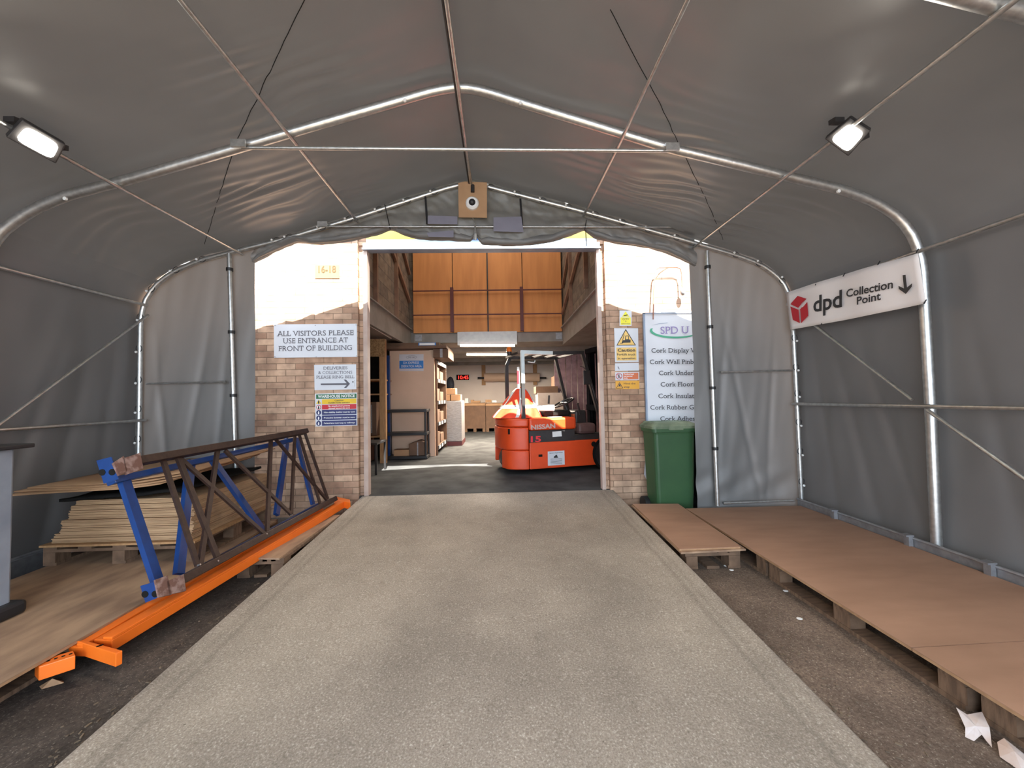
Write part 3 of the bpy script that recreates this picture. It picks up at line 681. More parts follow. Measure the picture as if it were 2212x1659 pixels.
flat([(1351.7, 714), (1334, 744.8), (1371, 744.6)], amb, s, 'symbol', Y=YS-.002)
flat([(1346, 735), (1350, 735), (1351, 725), (1358, 724.6), (1358.3, 733), (1362, 734), (1362, 740), (1347, 740.5), (1344.5, 742), (1339, 742), (1339, 741), (1343, 740.5), (1347.5, 722.5), (1348.8, 722.8), (1345, 737)], INK, s, 'pictogram', off=.0015, Y=YS-.003)
flat([(1352.3, 726.5), (1356.6, 726.2), (1356.8, 732.5), (1352, 733)], amb, s, 'pictogram_window', off=.002, Y=YS-.004)
text('Caution', (1334.2, 759.6), (1372, 759.4), 6.4, INK, s, bold=.03, Y=YS-.002); text('Forklift truck', (1333, 768), (1373, 767.8), 4.6, INK, s, bold=.015, Y=YS-.002); text('in operation', (1334.8, 776.4), (1372.2, 776), 4.6, INK, s, bold=.015, Y=YS-.002)
s = sign('blank_sign', [(1328, 784.8), (1379.5, 784), (1380, 800.5), (1328.2, 801.3)], SIGNW, 'blank white plate with a faint mark below the forklift sign')
flat([(1336, 792), (1338, 797.5), (1337, 798), (1334, 792)], INKG, s, 'mark', Y=YS-.001)
s = sign('authorised_sign', [(1328.4, 804.3), (1380.3, 803.2), (1380.6, 820.6), (1329.2, 821.6)], SIGNW, 'orange and white sign reading Authorised personnel only')
flat([(1346, 806), (1378.8, 805), (1379, 818.7), (1346.3, 819.8)], ORNS, s, 'band', Y=YS-.001)
for k, t_ in enumerate(('Authorised', 'personnel', 'only')): text(t_, (1347.7, 809.6+k*4.2), (1369 if k == 0 else 1366 if k == 1 else 1356, 809.6+k*4.2), 2.9, WHT, s, bold=.02, Y=YS-.002)
c = A(1337.2, 812.5, Y=YS-.002); MB().tube([c+Vector((.036*math.cos(i*math.pi/12), 0, .036*math.sin(i*math.pi/12))) for i in range(25)], .0035, 5, False).tube([c+Vector((-.025, 0, .025)), c+Vector((.025, 0, -.025))], .003, 5).build('symbol', REDS, s)
MB().sphere(c+Vector((0, 0, .018)), .006, 5, (1, .2, 1)).tube([c+Vector((0, 0, .012)), c+Vector((-.002, 0, -.004))], .006, 6).tube([c+Vector((-.002, 0, -.004)), c+Vector((-.012, 0, -.024))], .004, 6).tube([c+Vector((0, 0, -.004)), c+Vector((.011, 0, -.022))], .004, 6).build('pictogram', INK, s)
s = sign('mind_step_sign', [(1329.3, 823.2), (1380.8, 822.6), (1381, 840), (1329.8, 841)], AMB, 'amber sign reading Mind the step, lowest on the right pier')
text('Mind the', (1347.3, 830.5), (1372.5, 830.2), 4, INK, s, bold=.0, Y=YS-.001); text('step', (1347.5, 837.6), (1360, 837.4), 4, INK, s, bold=.01, Y=YS-.001)
flat([(1338.2, 825.5), (1330.5, 839), (1346.2, 838.7)], INK, s, 'symbol_border', Y=YS-.001); flat([(1338.2, 828), (1332.5, 837.9), (1344, 837.7)], AMB, s, 'symbol', Y=YS-.002)
flat([(1337, 830), (1339.5, 830), (1341, 836.5), (1338.5, 834), (1336, 836.8)], INK, s, 'pictogram', Y=YS-.003)
# SPD panel
s = thing('company_sign', 'tall white sign listing cork products beside the right flap', 'sign', (1.8, 4.66, .5))
B((1.80, 4.655, .48), (3.0, 4.665, 2.49)).build('panel', SIGNW, s)
mfr = MB(); mfr.box((1.783, 4.645, .46), (1.803, 4.68, 2.50)); mfr.box((1.783, 4.645, 2.49), (3.0, 4.68, 2.505)); mfr.box((1.783, 4.645, .46), (3.0, 4.68, .48)); mfr.build('frame', STEELB, s)
YQ = 4.652
text('SPD U', (1427, 721.3), (1489, 720), 15.5, INKP, s, serif=True, Y=YQ)
for t_, a, b, rf in (('Cork Display W', (1407, 761.9), (1489.3, 761.5), 'Cork Display'), ('Cork Wall Pinb', (1403.6, 786.5), (1498, 786), None), ('Cork Underl', (1423.4, 810.5), (1500.6, 810), None), ('Cork Flooring', (1427, 835), (1501, 834.4), 'Cork Floori'),
      ('Cork Insulati', (1422, 860), (1503.4, 859.6), None), ('Cork Rubber Ga', (1404.7, 884.8), (1505.5, 884), None), ('Cork Adhesi', (1426.2, 909), (1505, 908.7), None)):
    text(t_, a, b, 9.6, INK, s, ref=rf, serif=True, bold=.004, Y=YQ)
pts = []; inn = []
for i in range(60):
    a = math.radians(165+200*i/59); pts.append((1452+54*math.cos(a)+6, 714-17*math.sin(a)*1.0)); inn.append((1456+52*math.cos(a)+5, 712.5-14.5*math.sin(a)))
P1 = [A(*q, Y=YQ-.001) for q in pts]; P2 = [A(*q, Y=YQ-.001) for q in inn]
MB().add(P1+P2, [(i, i+1, 61+i, 60+i) for i in range(59)]).build('swoosh', GRNL, s)
q = [(1407, 703), (1425, 698.5), (1442, 696.8), (1442, 698), (1425, 699.7)]; flat(q, STEELB, s, 'swoosh_tip', Y=YQ-.001)
# outdoor lamp on pipe
s = thing('swan_neck_pipe', 'thin rusty pipe bent over to a small wall lamp on the sunlit right wall', 'wall lamp', A(1411, 690, Y=4.6))
MB().tube([A(*q, Y=4.62) for q in ((1411, 690), (1412, 640), (1415, 590), (1417, 582), (1424, 578), (1450, 577), (1462, 577), (1470, 581), (1473, 592), (1474, 620))], .008, 8).build('pipe', mat('rusty_pipe', (.30, .14, .10), (.22, .1, .07)), s, smooth='auto')
MB().tube([A(*q, Y=4.62) for q in ((1424, 578), (1434, 565), (1452, 553))], .006, 8).build('stay', MT['rusty_pipe'], s, smooth='auto')
p = A(1475, 631, Y=4.62); MB().sphere(p, .032, 8, (1, 1, 1.4)).build('lamp', GALD, s, smooth=True)
tag(MB().tube([A(1400, 676, Y=4.67), A(1500, 673, Y=4.67)], .005, 6).build('wall_cable', GALD), 'thin cable clipped above the cork products sign', 'cable')

# ================= PALLETS, BOARDS =================
def pallet(loc, lx, ly, label, grp, rz=0, mt=PALT):
    t = thing('pallet', label, 'pallet', loc, rz, grp)
    nb = 5; 
    for i in range(nb):
        x = -lx/2+.05+(lx-.1)*i/(nb-1); B((x-.05, -ly/2, .122), (x+.05, ly/2, .144)).build('deck_board', mt, t, True)
    for j in (-1, 0, 1):
        y = j*(ly/2-.05)
        B((-lx/2, y-.05, .100), (lx/2, y+.05, .122)).build('stringer', mt, t, True)
        for i in ((-1, 0, 1) if lx > .5 else (-1, 1)):
            x = i*(lx/2-.05); B((x-.045, y-.055, .022), (x+.045, y+.055, .1)).build('block', mt, t, True)
    for i in (-1, 0, 1):
        x = i*(lx/2-.05); B((x-.05, -ly/2, 0), (x+.05, ly/2, .022)).build('base_board', mt, t, True)
    return t
p0 = pallet((2.55, 3.47, GZ), 1.16, 1.2, 'pallet under the far end of the long brown boards', 'pallets under the right boards')
dup(p0, (2.55, 2.23, GZ), 0, 'pallet under the middle of the long brown boards')
dup(p0, (2.56, .98, GZ), 0, 'pallet under the nearest part of the brown boards')
dup(p0, (2.56, -.27, GZ), 0, 'pallet under the brown boards beside the camera')
def board(pts, zt, th, name, label, mt, cat='board', grp=None):
    t = thing(name, label, cat, (pts[0][0], pts[0][1], zt-th), group=grp)
    MB().prism([(x, y, zt-.004) for x, y in pts], (0, 0, .004)).build('face', mt, t)
    MB().prism([(x, y, zt-th) for x, y in pts], (0, 0, th-.004)).build('core', EDGE, t)
    return t
board([(1.955, 4.07), (3.19, 4.05), (3.175, 1.83), (1.925, 1.80)], .281, .0165, 'floor_board', 'long brown board laid from the right flap along the tent wall', PLY, grp='brown boards on the right')
board([(1.925, 1.795), (3.175, 1.825), (3.17, -.6), (1.90, -.6)], .281, .0165, 'floor_board', 'nearest brown board, entering from the right edge of the photo', PLY, grp='brown boards on the right')
pallet((1.655, 3.62, GZ), .44, 1.2, 'narrow pallet under the small board beside the ramp', None)
board([(1.446, 4.25), (1.94, 4.21), (1.865, 3.0), (1.376, 2.99)], .293, .013, 'floor_board', 'small brown board between the ramp and the long board', PLY)
tag(MB().prism([(1.43, 4.25, .266), (1.95, 4.24, .266), (1.90, 2.985, .266), (1.375, 2.96, .266)], (0, 0, .0135)).build('under_board', PLYG), 'grey board beneath the small brown board', 'board')
# left
pl = pallet((-2.90, 2.30, GZ), 1.1, 1.2, 'pallet under the left board near the orange beams', 'pallets under the left board')
dup(pl, (-2.90, 3.56, GZ), 0, 'pallet under the left board beneath the cardboard stack')
dup(pl, (-2.90, 1.04, GZ), 0, 'pallet under the nearest end of the left board')
board([(-3.48, 4.05), (-2.30, 4.05), (-2.21, 2.54), (-2.225, .4), (-3.40, .4)], .281, .0165, 'floor_board', 'brown scuffed board covering the pallets on the left', PLYG)
pallet((-1.90, 3.66, GZ), .36, 1.06, 'weathered pallet tight against the left ramp edge under the beams', None)
tag(MB().prism([(-2.10, 3.14, .2645), (-1.74, 3.10, .2645), (-1.72, 4.20, .2645), (-2.08, 4.20, .2645)], (0, 0, .012)).build('scrap_board', PLYG), 'weathered strip board beneath the orange beam', 'board')
# cardboard stack
cp = pallet((-2.93, 3.58, .281), 1.12, 1.0, 'pallet carrying the stack of cardboard sheets', None)
B((-3.50, 3.06, .425), (-2.35, 4.10, .44)).build('top_sheet', TIMB, cp)
tag(bpy.data.objects[cp.name], cp['label'])
CG = 'cardboard sheets in bundles'
z = .442; rnd = random.Random(3)
names = ['lowest', 'second', 'third', 'fourth', 'fifth', 'sixth', 'seventh', 'eighth', 'ninth', 'tenth']
hs = [.036, .03, .04, .028, .034, .04, .03, .034, .036]
for k, h in enumerate(hs):
    dx, dy = rnd.uniform(-.02, .02), rnd.uniform(-.012, .012); x0 = -3.44+.018*k
    mb = MB(); n = 4
    for j in range(n):
        e = rnd.uniform(-.004, .004); mb.box((x0+dx+e, 3.10+dy+e, z+h*j/n+.0005), (-2.40+dx*.5+e, 4.06+e, z+h*(j+1)/n-.001))
    o = mb.build('cardboard_bundle', CARDS); tag(o, names[k]+' bundle up in the stack of flat cardboard', 'cardboard', CG); z += h+.0015
o = MB().grid(lambda u, v: (-3.36+.9*u, 3.06+1.0*v, z+.012+.05*u+.018*noise.noise(Vector((u*4, v*4, 2)))), 20, 16).build('black_sheets', BLKM, smooth=True, solid=.022); tag(o, 'slumped black plastic sheets on the cardboard stack', 'plastic sheet')
zb = z+.085
for k in range(4):
    def f(u, v, k=k):
        x = -3.62+.06*k+1.12*u; y = 2.92+.03*k+1.05*v; return (x, y, zb+.018*k+.07*u*u-.03*(1-u)*math.sin(v*3)*.3+.03*v+.010*math.sin(u*5+k))
    o = MB().grid(f, 20, 6).build('cardboard_sheet', CARD, smooth=True, solid=.008)
    tag(o, ('bottom', 'second', 'third', 'uppermost')[k]+' loose cardboard sheet on top of the left stack', 'cardboard', 'loose sheets on the stack')
# grey cabinet at left edge
t = thing('grey_cabinet', 'grey upright cabinet with black cap and foot at the left edge', 'cabinet', (-3.0, 2.30, .281))
B((-3.2, 2.16, .33), (-2.87, 2.38, 1.25)).build('body', GREYC, t, bevel=.012)
B((-3.2, 2.135, .34), (-2.925, 2.16, 1.24)).build('door', GREYC, t, bevel=.005)
B((-3.22, 2.10, 1.25), (-2.80, 2.42, 1.275)).build('cap', BLK, t, bevel=.006)
B((-3.22, 2.10, .281), (-2.82, 2.42, .36)).build('foot', BLK, t, bevel=.02)

# ================= RACK FRAMES =================
def lat(bot0, bot1, top0, top1, bars, mt, name, label, rw, rh, pmt, dv=Vector((0, 0, 0))):
    n = (bot1-bot0).cross(top0-bot0).normalized(); pl_ = (bot0, n)
    t = thing(name, label, 'racking frame', bot0+dv, group=None)
    MB().bar(bot0+dv, bot1+dv, rw, rh, n).build('bottom_rail', mt, t, bevel=.004)
    MB().bar(top0+dv, top1+dv, rw, rh, n).build('top_rail', mt, t, bevel=.004)
    for (a, b, wd) in bars:
        p, q = A(*a, pl=pl_), A(*b, pl=pl_); MB().bar(p+dv, q+dv, wd, wd*.6, n).build('lattice_bar', mt, t)
    return t, pl_
b0, b1 = A(375, 1262, Z=.42), A(722, 1078, Z=.40)
t0, t1 = A(268, 1002, Y=b0.y+.0), A(660, 932, Y=4.25)
bars = [((353, 996), (427, 1222), .03), ((384, 986), (471, 1208), .036), ((391, 992), (572, 1154), .03), ((470, 972), (432, 1222), .032), ((486, 973), (630, 1112), .03), ((585, 952), (577, 1150), .034), ((593, 946), (706, 1080), .03), ((637, 940), (629, 1112), .03), ((646, 938), (692, 1090), .03), ((658, 934), (708, 1078), .03)]
tb, plb = lat(b0, b1, t0, t1, bars, BRNP, 'rack_upright', 'brown steel rack upright frame lying on edge by the left wall', .05, .075, RUST)
n_ = plb[1] if plb[1].x > 0 else -plb[1]
for pts in (((266, 990), (303, 978), (310, 1012), (274, 1025)), ((245, 1000), (268, 985), (275, 1018), (258, 1027)), ((360, 1256), (397, 1240), (402, 1276), (366, 1284)), ((336, 1252), (362, 1243), (372, 1284), (344, 1290))):
    P3 = [A(*q, pl=(b0+n_*.05, n_)) for q in pts]; MB().prism(P3, -n_*.012).build('foot_plate', RUST, tb)
for q in ((433, 1219), (472, 1211), (577, 1153), (632, 1112), (384, 981), (586, 948)):
    p = A(*q, pl=(b0+n_*.04, n_)); MB().tube([p, p-n_*.02], .006, 6).build('bolt', GALV, tb)
dv = -n_*.07
c0, c1 = A(345, 1278, Z=.40), A(700, 1085, Z=.38); d0, d1 = A(262, 1030, Y=c0.y+.03), A(645, 945, Y=4.2)
n2 = (c1-c0).cross(d0-c0).normalized()
bars2 = [((268, 1040), (345, 1272), .055), ((412, 996), (386, 1240), .055), ((455, 988), (572, 1152), .05), ((620, 948), (597, 1112), .05), ((640, 946), (676, 1090), .045)]
tb2, plc = lat(c0+dv, c1+dv, d0+dv, d1+dv, bars2, BLUP, 'rack_upright', 'blue steel rack upright frame leaning behind the brown one', .04, .06, BLUP)
for pts in (((208, 995), (240, 987), (256, 1035), (224, 1045)), ((303, 1266), (338, 1256), (344, 1290), (314, 1302))):
    P3 = [A(*q, Y=c0.y-.05) for q in pts]; MB().prism(P3, (0, .006, 0)).build('foot_plate', BLUP, tb2)
    cx = sum((q for q in P3), Vector())/4
    for s_ in (-.028, .028):
        MB().tube([cx+Vector((s_, -.001, -.012)), cx+Vector((s_, -.003, -.012))], .019, 12).build('bolt_hole', BLKM, tb2)
# orange beams
def obeam(a, b, wd, ht, name, label):
    t = thing(name, label, 'racking beam', a, group='orange pallet rack beams'); MB().bar(a, b, wd, ht, (0, 0, 1)).build('beam', ORB, t, bevel=.004)
    d = (b-a).normalized(); s_ = d.cross(Vector((0, 0, 1))).normalized()
    MB().bar(a+s_*wd*.25+Vector((0, 0, ht*.5+.008)), b+s_*wd*.25+Vector((0, 0, ht*.5+.008)), wd*.5, .016, (0, 0, 1)).build('step', ORB, t, bevel=.003)
    return t
a1, a2 = A(165, 1408, Z=.235), A(690, 1098, Z=.325)
ob = obeam(a1, a2, .09, .05, 'rack_beam', 'orange rack beam nearer the brown frame, left of the pair')
a3, a4 = A(222, 1395, Z=.245), A(737, 1090, Z=.325)
ob2 = obeam(a3, a4, .105, .06, 'rack_beam', 'orange rack beam nearest the concrete ramp, right of the pair')
for par, pts, Zt in ((ob, [(75, 1430), (158, 1405), (163, 1416), (84, 1441)], .26), (ob2, [(166, 1385), (180, 1382), (265, 1405), (250, 1412)], .28)):
    P3 = [A(*q, Z=Zt) for q in pts]; MB().prism(P3, (0, 0, -.065)).build('end_bracket', ORB, par, bevel=.003)
    for k in (.3, .5, .7, .9):
        c = (P3[0].lerp(P3[3], .5)).lerp(P3[1].lerp(P3[2], .5), k); MB().tube([c+Vector((0, 0, .0008)), c+Vector((0, 0, .0016))], .007, 8).build('slot', BLKM, par)
P3 = [A(*q, Z=.37) for q in ((724, 1072), (756, 1079), (757, 1086), (722, 1078))]; MB().prism(P3, (0, 0, -.075)).build('end_bracket', ORB, ob2, bevel=.003)
# litter
def paper(name, pts, label, mt=WHT, z0=.125, hts=None):
    P3 = [A(*q, Z=z0) for q in pts]; n = len(P3); hts = hts or [.0]*n
    c = sum(P3, Vector())/n; c.z += .03
    o = MB().add([p+Vector((0, 0, h)) for p, h in zip(P3, hts)]+[c], [(i, (i+1) % n, n) for i in range(n)]).build(name, mt, solid=.0015); return tag(o, label, 'litter')
PAP = mat('torn_paper', (.68, .66, .68), (.5, .38, .32), rough=.6, scale=8)
paper('torn_wrapper', [(2067, 1550), (2090, 1560), (2123, 1565), (2139, 1594), (2143, 1615), (2130, 1605), (2124, 1596), (2104, 1601), (2085, 1592), (2086, 1583)], 'crumpled white torn wrapper on the tarmac at bottom right', PAP, hts=[.04, .03, .05, .04, 0, .01, .02, 0, 0, .02])
paper('paper_scrap', [(2155, 1615), (2170, 1612), (2212, 1640), (2250, 1680), (2210, 1670), (2160, 1635)], 'long white paper scrap running out of the bottom right corner', PAP, hts=[.02, .03, .02, 0, 0, 0])
for q, lab in (((1568, 1222), 'round white scrap beside the narrow pallet'), ((1580, 1231), 'second white scrap just in front of the round one'), ((1697, 1276), 'white scrap at the foot of the second pallet block'), ((1727, 1336), 'white fleck on the tarmac in mid strip')):
    p = A(*q, Z=.123); tag(MB().sphere(p, .018, 5, (1, .8, .2)).build('paper_scrap', WHT), lab, 'litter')
paper('splinter', [(85, 1483), (137, 1472), (138, 1475), (90, 1489)], 'pale wood splinter on the tarmac at lower left', EDGE, .122)
rnd = random.Random(5); mb = MB()
for k in range(300):
    if k % 2: x = rnd.choice((1.40+abs(rnd.gauss(0, .09)), 1.40+rnd.random()*.5)); y = rnd.uniform(1.2, 3.9)
    else: x = -1.70-abs(rnd.gauss(0, .08)); y = rnd.uniform(1.2, 3.1)
    a = rnd.uniform(0, 3.14); L_ = rnd.uniform(.003, .012); d = Vector((math.cos(a), math.sin(a), 0))*L_; e = Vector((-math.sin(a), math.cos(a), 0))*rnd.uniform(.001, .005)
    p = Vector((x, y, GZ+.002)); mb.prism([p-d-e, p+d-e*.6, p+d+e, p-d+e], (0, 0, .004))
tag(mb.build('debris', LITT), 'dry leaves and wood chips along both edges of the concrete ramp', 'debris', kind='stuff')

# ================= WHEELIE BIN =================
def bin_(loc, rz, label, w_, d_, h_, m1, m2):
    t = thing('wheelie_bin', label, 'bin', loc, rz)
    def ringpts(w2, d2, z, r=.04):
        out = []
        for sx, sy, a0 in ((1, 1, 0), (-1, 1, 90), (-1, -1, 180), (1, -1, 270)):
            for k in range(4):
                a = math.radians(a0+30*k); out.append(Vector((sx*(w2-r)+r*math.cos(a), sy*(d2-r)+r*math.sin(a), z)))
        return out
    L_ = [(w_*.40, d_*.36, .02), (w_*.42, d_*.40, .25), (w_*.455, d_*.45, h_*.84), (w_*.46, d_*.46, h_*.86), (w_*.5, d_*.5, h_*.865), (w_*.5, d_*.5, h_*.90)]
    rs = [ringpts(a, b, z) for a, b, z in L_]; n = 16; mb = MB()
    mb.add([v for r in rs for v in r], [(i*n+j, i*n+(j+1) % n, (i+1)*n+(j+1) % n, (i+1)*n+j) for i in range(len(rs)-1) for j in range(n)]+[tuple(range(n))[::-1], tuple(range((len(rs)-1)*n, len(rs)*n))])
    mb.build('body', m1, t, True)
    rs = [ringpts(w_*.515, d_*.52, h_*.90), ringpts(w_*.515, d_*.52, h_*.925), ringpts(w_*.46, d_*.46, h_*.95), ringpts(w_*.40, d_*.38, h_*.965), ringpts(w_*.38, d_*.36, h_*.955)]; mb = MB()
    mb.add([v for r in rs for v in r], [(i*n+j, i*n+(j+1) % n, (i+1)*n+(j+1) % n, (i+1)*n+j) for i in range(len(rs)-1) for j in range(n)]+[tuple(range(n))[::-1], tuple(range((len(rs)-1)*n, len(rs)*n))])
    mb.build('lid', m2, t, True)
    B((-w_*.16, -d_*.53, h_*.885), (w_*.16, -d_*.49, h_*.93)).build('lid_lip', m2, t, True, bevel=.01)
    MB().tube([(-w_*.4, d_*.5, h_*.95), (w_*.4, d_*.5, h_*.95)], .014, 8).build('handle', m2, t, True)
    for s_ in (-1, 1): MB().tube([(s_*w_*.40, d_*.34, .09), (s_*w_*.52, d_*.34, .09)], .09, 20).build('wheel', BLK, t, True, smooth='auto')
    return t
bin_((1.95, 4.43, GZ), .06, 'green wheelie bin under the cork products sign', .53, .36, 1.10, BING, BINL)
bin_((2.49, 4.45, GZ), .0, 'dark wheelie bin half hidden by the right flap', .48, .38, 1.04, BLKM, BLKM)
quad([(1391, 1025), (1397, 950), (1403, 1040), (1401, 1045)], SIGNW, None, 'paper_strip', .002, Y=4.63)
tag(bpy.data.objects['paper_strip'], 'white strip hanging beside the green bin', 'strip')

# ================= WAREHOUSE =================
struct(B((-4.2, 14.3, FZ), (5.2, 14.5, 6.5)).build('wall_back', WALLW))
struct(B((-4.3, 4.98, FZ), (-4.1, 14.5, 6.5)).build('wall_warehouse_left', BLOCK)); struct(B((4.0, 4.98, FZ), (4.2, 14.5, 6.5)).build('wall_warehouse_right', BLOCK))
struct(B((-4.3, 4.98, 6.5), (4.2, 14.5, 6.6)).build('ceiling_warehouse', BEAM))
struct(B((-4.1, 8.4, 2.72), (4.0, 14.3, 2.93)).build('ceiling_mezzanine', BEAM))
struct(B((-4.1, 4.98, 2.66), (-1.93, 8.4, 2.92)).build('ceiling_mezzanine_left', BEAM)); struct(B((1.43, 4.98, 2.66), (4.0, 8.4, 2.92)).build('ceiling_mezzanine_right', BEAM))
struct(B((-2.03, 4.98, 2.92), (-1.93, 8.4, 6.5)).build('wall_void_left', BLOCK)); struct(B((1.43, 4.98, 2.92), (1.53, 8.4, 6.5)).build('wall_void_right', BLOCK))
struct(B((-4.1, 8.42, 2.93), (4.0, 8.5, 6.5)).build('wall_void_back', BLOCK))
t = thing('edge_beam', 'steel edge beam of the mezzanine left of the void', 'beam', (-1.93, 6.7, 2.6), group='mezzanine edge beams')
B((-1.96, 5.0, 2.62), (-1.90, 8.36, 2.98)).build('web', BEAM, t); B((-1.98, 5.0, 2.98), (-1.86, 8.36, 3.0)).build('flange', BEAM, t)
t = thing('edge_beam', 'steel edge beam of the mezzanine right of the void', 'beam', (1.42, 6.7, 2.6), group='mezzanine edge beams')
B((1.40, 5.0, 2.62), (1.46, 8.36, 2.98)).build('web', BEAM, t); B((1.36, 5.0, 2.98), (1.48, 8.36, 3.0)).build('flange', BEAM, t)
t = thing('edge_beam', 'grey steel beam below the orange boards, crossing the void', 'beam', (-.2, 8.36, 2.7), group='mezzanine edge beams')
B((-1.83, 8.34, 2.69), (1.40, 8.40, 2.90)).build('web', BEAM, t); B((-1.83, 8.30, 2.69), (1.40, 8.34, 2.71)).build('flange', BEAM, t)
B((-1.80, 8.33, 2.74), (-1.66, 8.345, 2.88)).build('end_plate', GALD, t); B((1.25, 8.33, 2.74), (1.38, 8.345, 2.88)).build('end_plate', GALD, t)
# timber struts on void walls
for k, (x, pts, lab) in enumerate(((-1.90, ((5.4, 4.9), (8.3, 3.6)), 'long slanting timber batten on the left void wall'), (-1.90, ((6.6, 5.2), (8.3, 4.2)), 'upper slanting timber batten on the left void wall'), (-1.90, ((7.2, 3.0), (7.2, 4.6)), 'upright timber batten on the left void wall'), (-1.90, ((6.0, 3.0), (6.0, 5.2)), 'nearer upright timber batten on the left void wall'),
      (1.40, ((8.2, 3.85), (6.2, 5.1)), 'slanting timber batten on the right void wall'), (1.40, ((7.3, 3.0), (7.3, 4.6)), 'upright timber batten on the right void wall'), (1.40, ((6.0, 3.2), (6.0, 5.0)), 'nearer upright timber batten on the right void wall'), (1.40, ((8.3, 3.3), (5.6, 4.3)), 'lower slanting timber batten on the right void wall'))):
    (ya, za), (yb, zb_) = pts; tag(MB().bar((x, ya, za), (x, yb, zb_), .045, .07).build('timber_batten', mat('old_timber', (.24, .14, .09), (.18, .1, .07))), lab, 'timber', 'battens on the void walls')
# mezzanine boards
xs = [A(q, 600, Y=8.3).x for q in (891, 977, 1052, 1128, 1213)]
for k in range(4):
    o = B((xs[k]+.008, 8.32, 2.91), (xs[k+1]-.008, 8.335, 5.4)).build('wall_board', CORK)
    tag(o, ('leftmost', 'second from the left', 'third from the left', 'rightmost')[k]+' of the four tall orange-brown boards above the mezzanine edge', 'board', 'orange-brown mezzanine boards')
t = thing('guard_rail', 'maroon guard rail in front of the orange-brown boards', 'railing', (-.2, 8.25, 2.93))
for px in (977, 1128): p = A(px, 718, Y=8.26); B((p.x-.035, 8.24, 2.92), (p.x+.035, 8.28, 3.88)).build('post', REDB, t)
for py in (629, 681): p = A(891, py, Y=8.26); q = A(1213, py-4, Y=8.26); MB().bar(p, q, .025, .022).build('rail', REDB, t)
p = A(1052, 545, Y=8.31); tag(B((p.x-.012, 8.305, 2.92), (p.x+.012, 8.32, 5.4)).build('dark_gap_strip', DKM), 'dark vertical strip standing for the gap between the two middle boards', 'strip')  # dark strip drawn over the gap between the two boards
# checker plate
chk = mat('checker_plate', (.42, .40, .37), (.36, .34, .32), rough=.4, metal=.5, scale=10)
p, q = A(988, 718, Y=8.26), A(1117, 744, Y=8.26)
t = thing('checker_plate', 'raised-pattern metal plate at the middle of the mezzanine edge', 'metal plate', (p.x, 8.27, q.z))
B((p.x, 8.26, q.z), (q.x, 8.30, p.z+.01)).build('sheet', chk, t); mb = MB(); ww = q.x-p.x
for i in range(26):
    for j in range(5):
        c = Vector((p.x+.03+(ww-.06)*i/25, 8.258, q.z+.03+(p.z-q.z-.04)*j/4)); s_ = .016 if (i+j) % 2 else -.016; mb.bar(c+Vector((-.016, 0, -s_)), c+Vector((.016, 0, s_)), .007, .006)
tr = mb.build('tread_pattern', chk, t); tr['kind'] = 'stuff'
# fluorescent lamps
def lampt(px0, px1, py, Y, label, e):
    a, b = A(px0, py, Y=Y), A(px1, py, Y=Y); t = thing('strip_light', label, 'ceiling light', (a+b)/2, group='fluorescent strip lights')
    MB().tube([a, b], .022, 10).build('tube', TUBEL, t); MB().bar(a+Vector((0, 0, .05)), b+Vector((0, 0, .05)), .06, .05, (0, 0, 1)).build('housing', WHT, t)
    zc = 2.69 if Y < 8.4 else 2.72
    for k in (.15, .85):
        h_ = a.lerp(b, k); MB().tube([h_+Vector((0, 0, .06)), Vector((h_.x, h_.y, max(zc, h_.z+.08)))], .006, 6).build('hanger', GALD, t)
    area('strip_lamp', (a+b)/2-Vector((0, 0, .06)), (0, 0, -1), (b-a).length, .08, e, (1, .85, .68))
lampt(994, 1112, 746.5, 8.15, 'lit strip light just below the metal plate', 45); lampt(1008, 1095, 766, 9.8, 'lit strip light farther back under the mezzanine', 210)
tag(MB().tube([A(797, 702, Z=2.648), A(845, 731, Z=2.648)], .012, 8).build('conduit', WHT), 'slim white conduit under the left mezzanine', 'conduit')
for q in range(4): struct(B((-4.1, 9.4+q*1.3, 2.62), (4.0, 9.47+q*1.3, 2.72)).build('trim_joist', BEAM))
# beige board with DX sign
yb = 7.8
t = thing('beige_partition', 'tall beige board partition behind the black shelf', 'partition', (-1.76, yb, FZ))
B((-2.20, yb, FZ), (-1.40, yb+.03, 2.47)).build('front', CARDP, t)
B((-1.40, yb-.0, FZ), (-1.31, yb+.07, 2.475)).build('end_post', CARDP, t)
s = thing('dispatch_sign', 'white and blue sign reading DX EXPRESS DISPATCH AREA', 'sign', A(863, 801, Y=yb-.005))
quad([(862.5, 765.5), (915, 765), (915, 801.5), (862.5, 801.5)], SIGNW, s, 'panel', .004, .001, Y=yb)
flat([(862.8, 779.5), (914.7, 779), (914.7, 796), (862.8, 796.3)], BLUS, s, 'band', Y=yb-.006)
text('DX EXPRESS', (871.5, 786), (905, 785.6), 4.8, WHT, s, bold=.01, Y=yb-.008); text('DISPATCH AREA', (867, 793.6), (911, 793.2), 4.8, WHT, s, bold=.01, Y=yb-.008)
c = A(889, 771.5, Y=yb-.007); MB().tube([c+Vector((.11*math.cos(i*math.pi/10), 0, .03*math.sin(i*math.pi/10))) for i in range(-3, 14)], .003, 5, False).build('emblem', GALD, s); text('SPD UK', (882, 773.5), (896, 773.5), 3, INKG, s, Y=yb-.008)
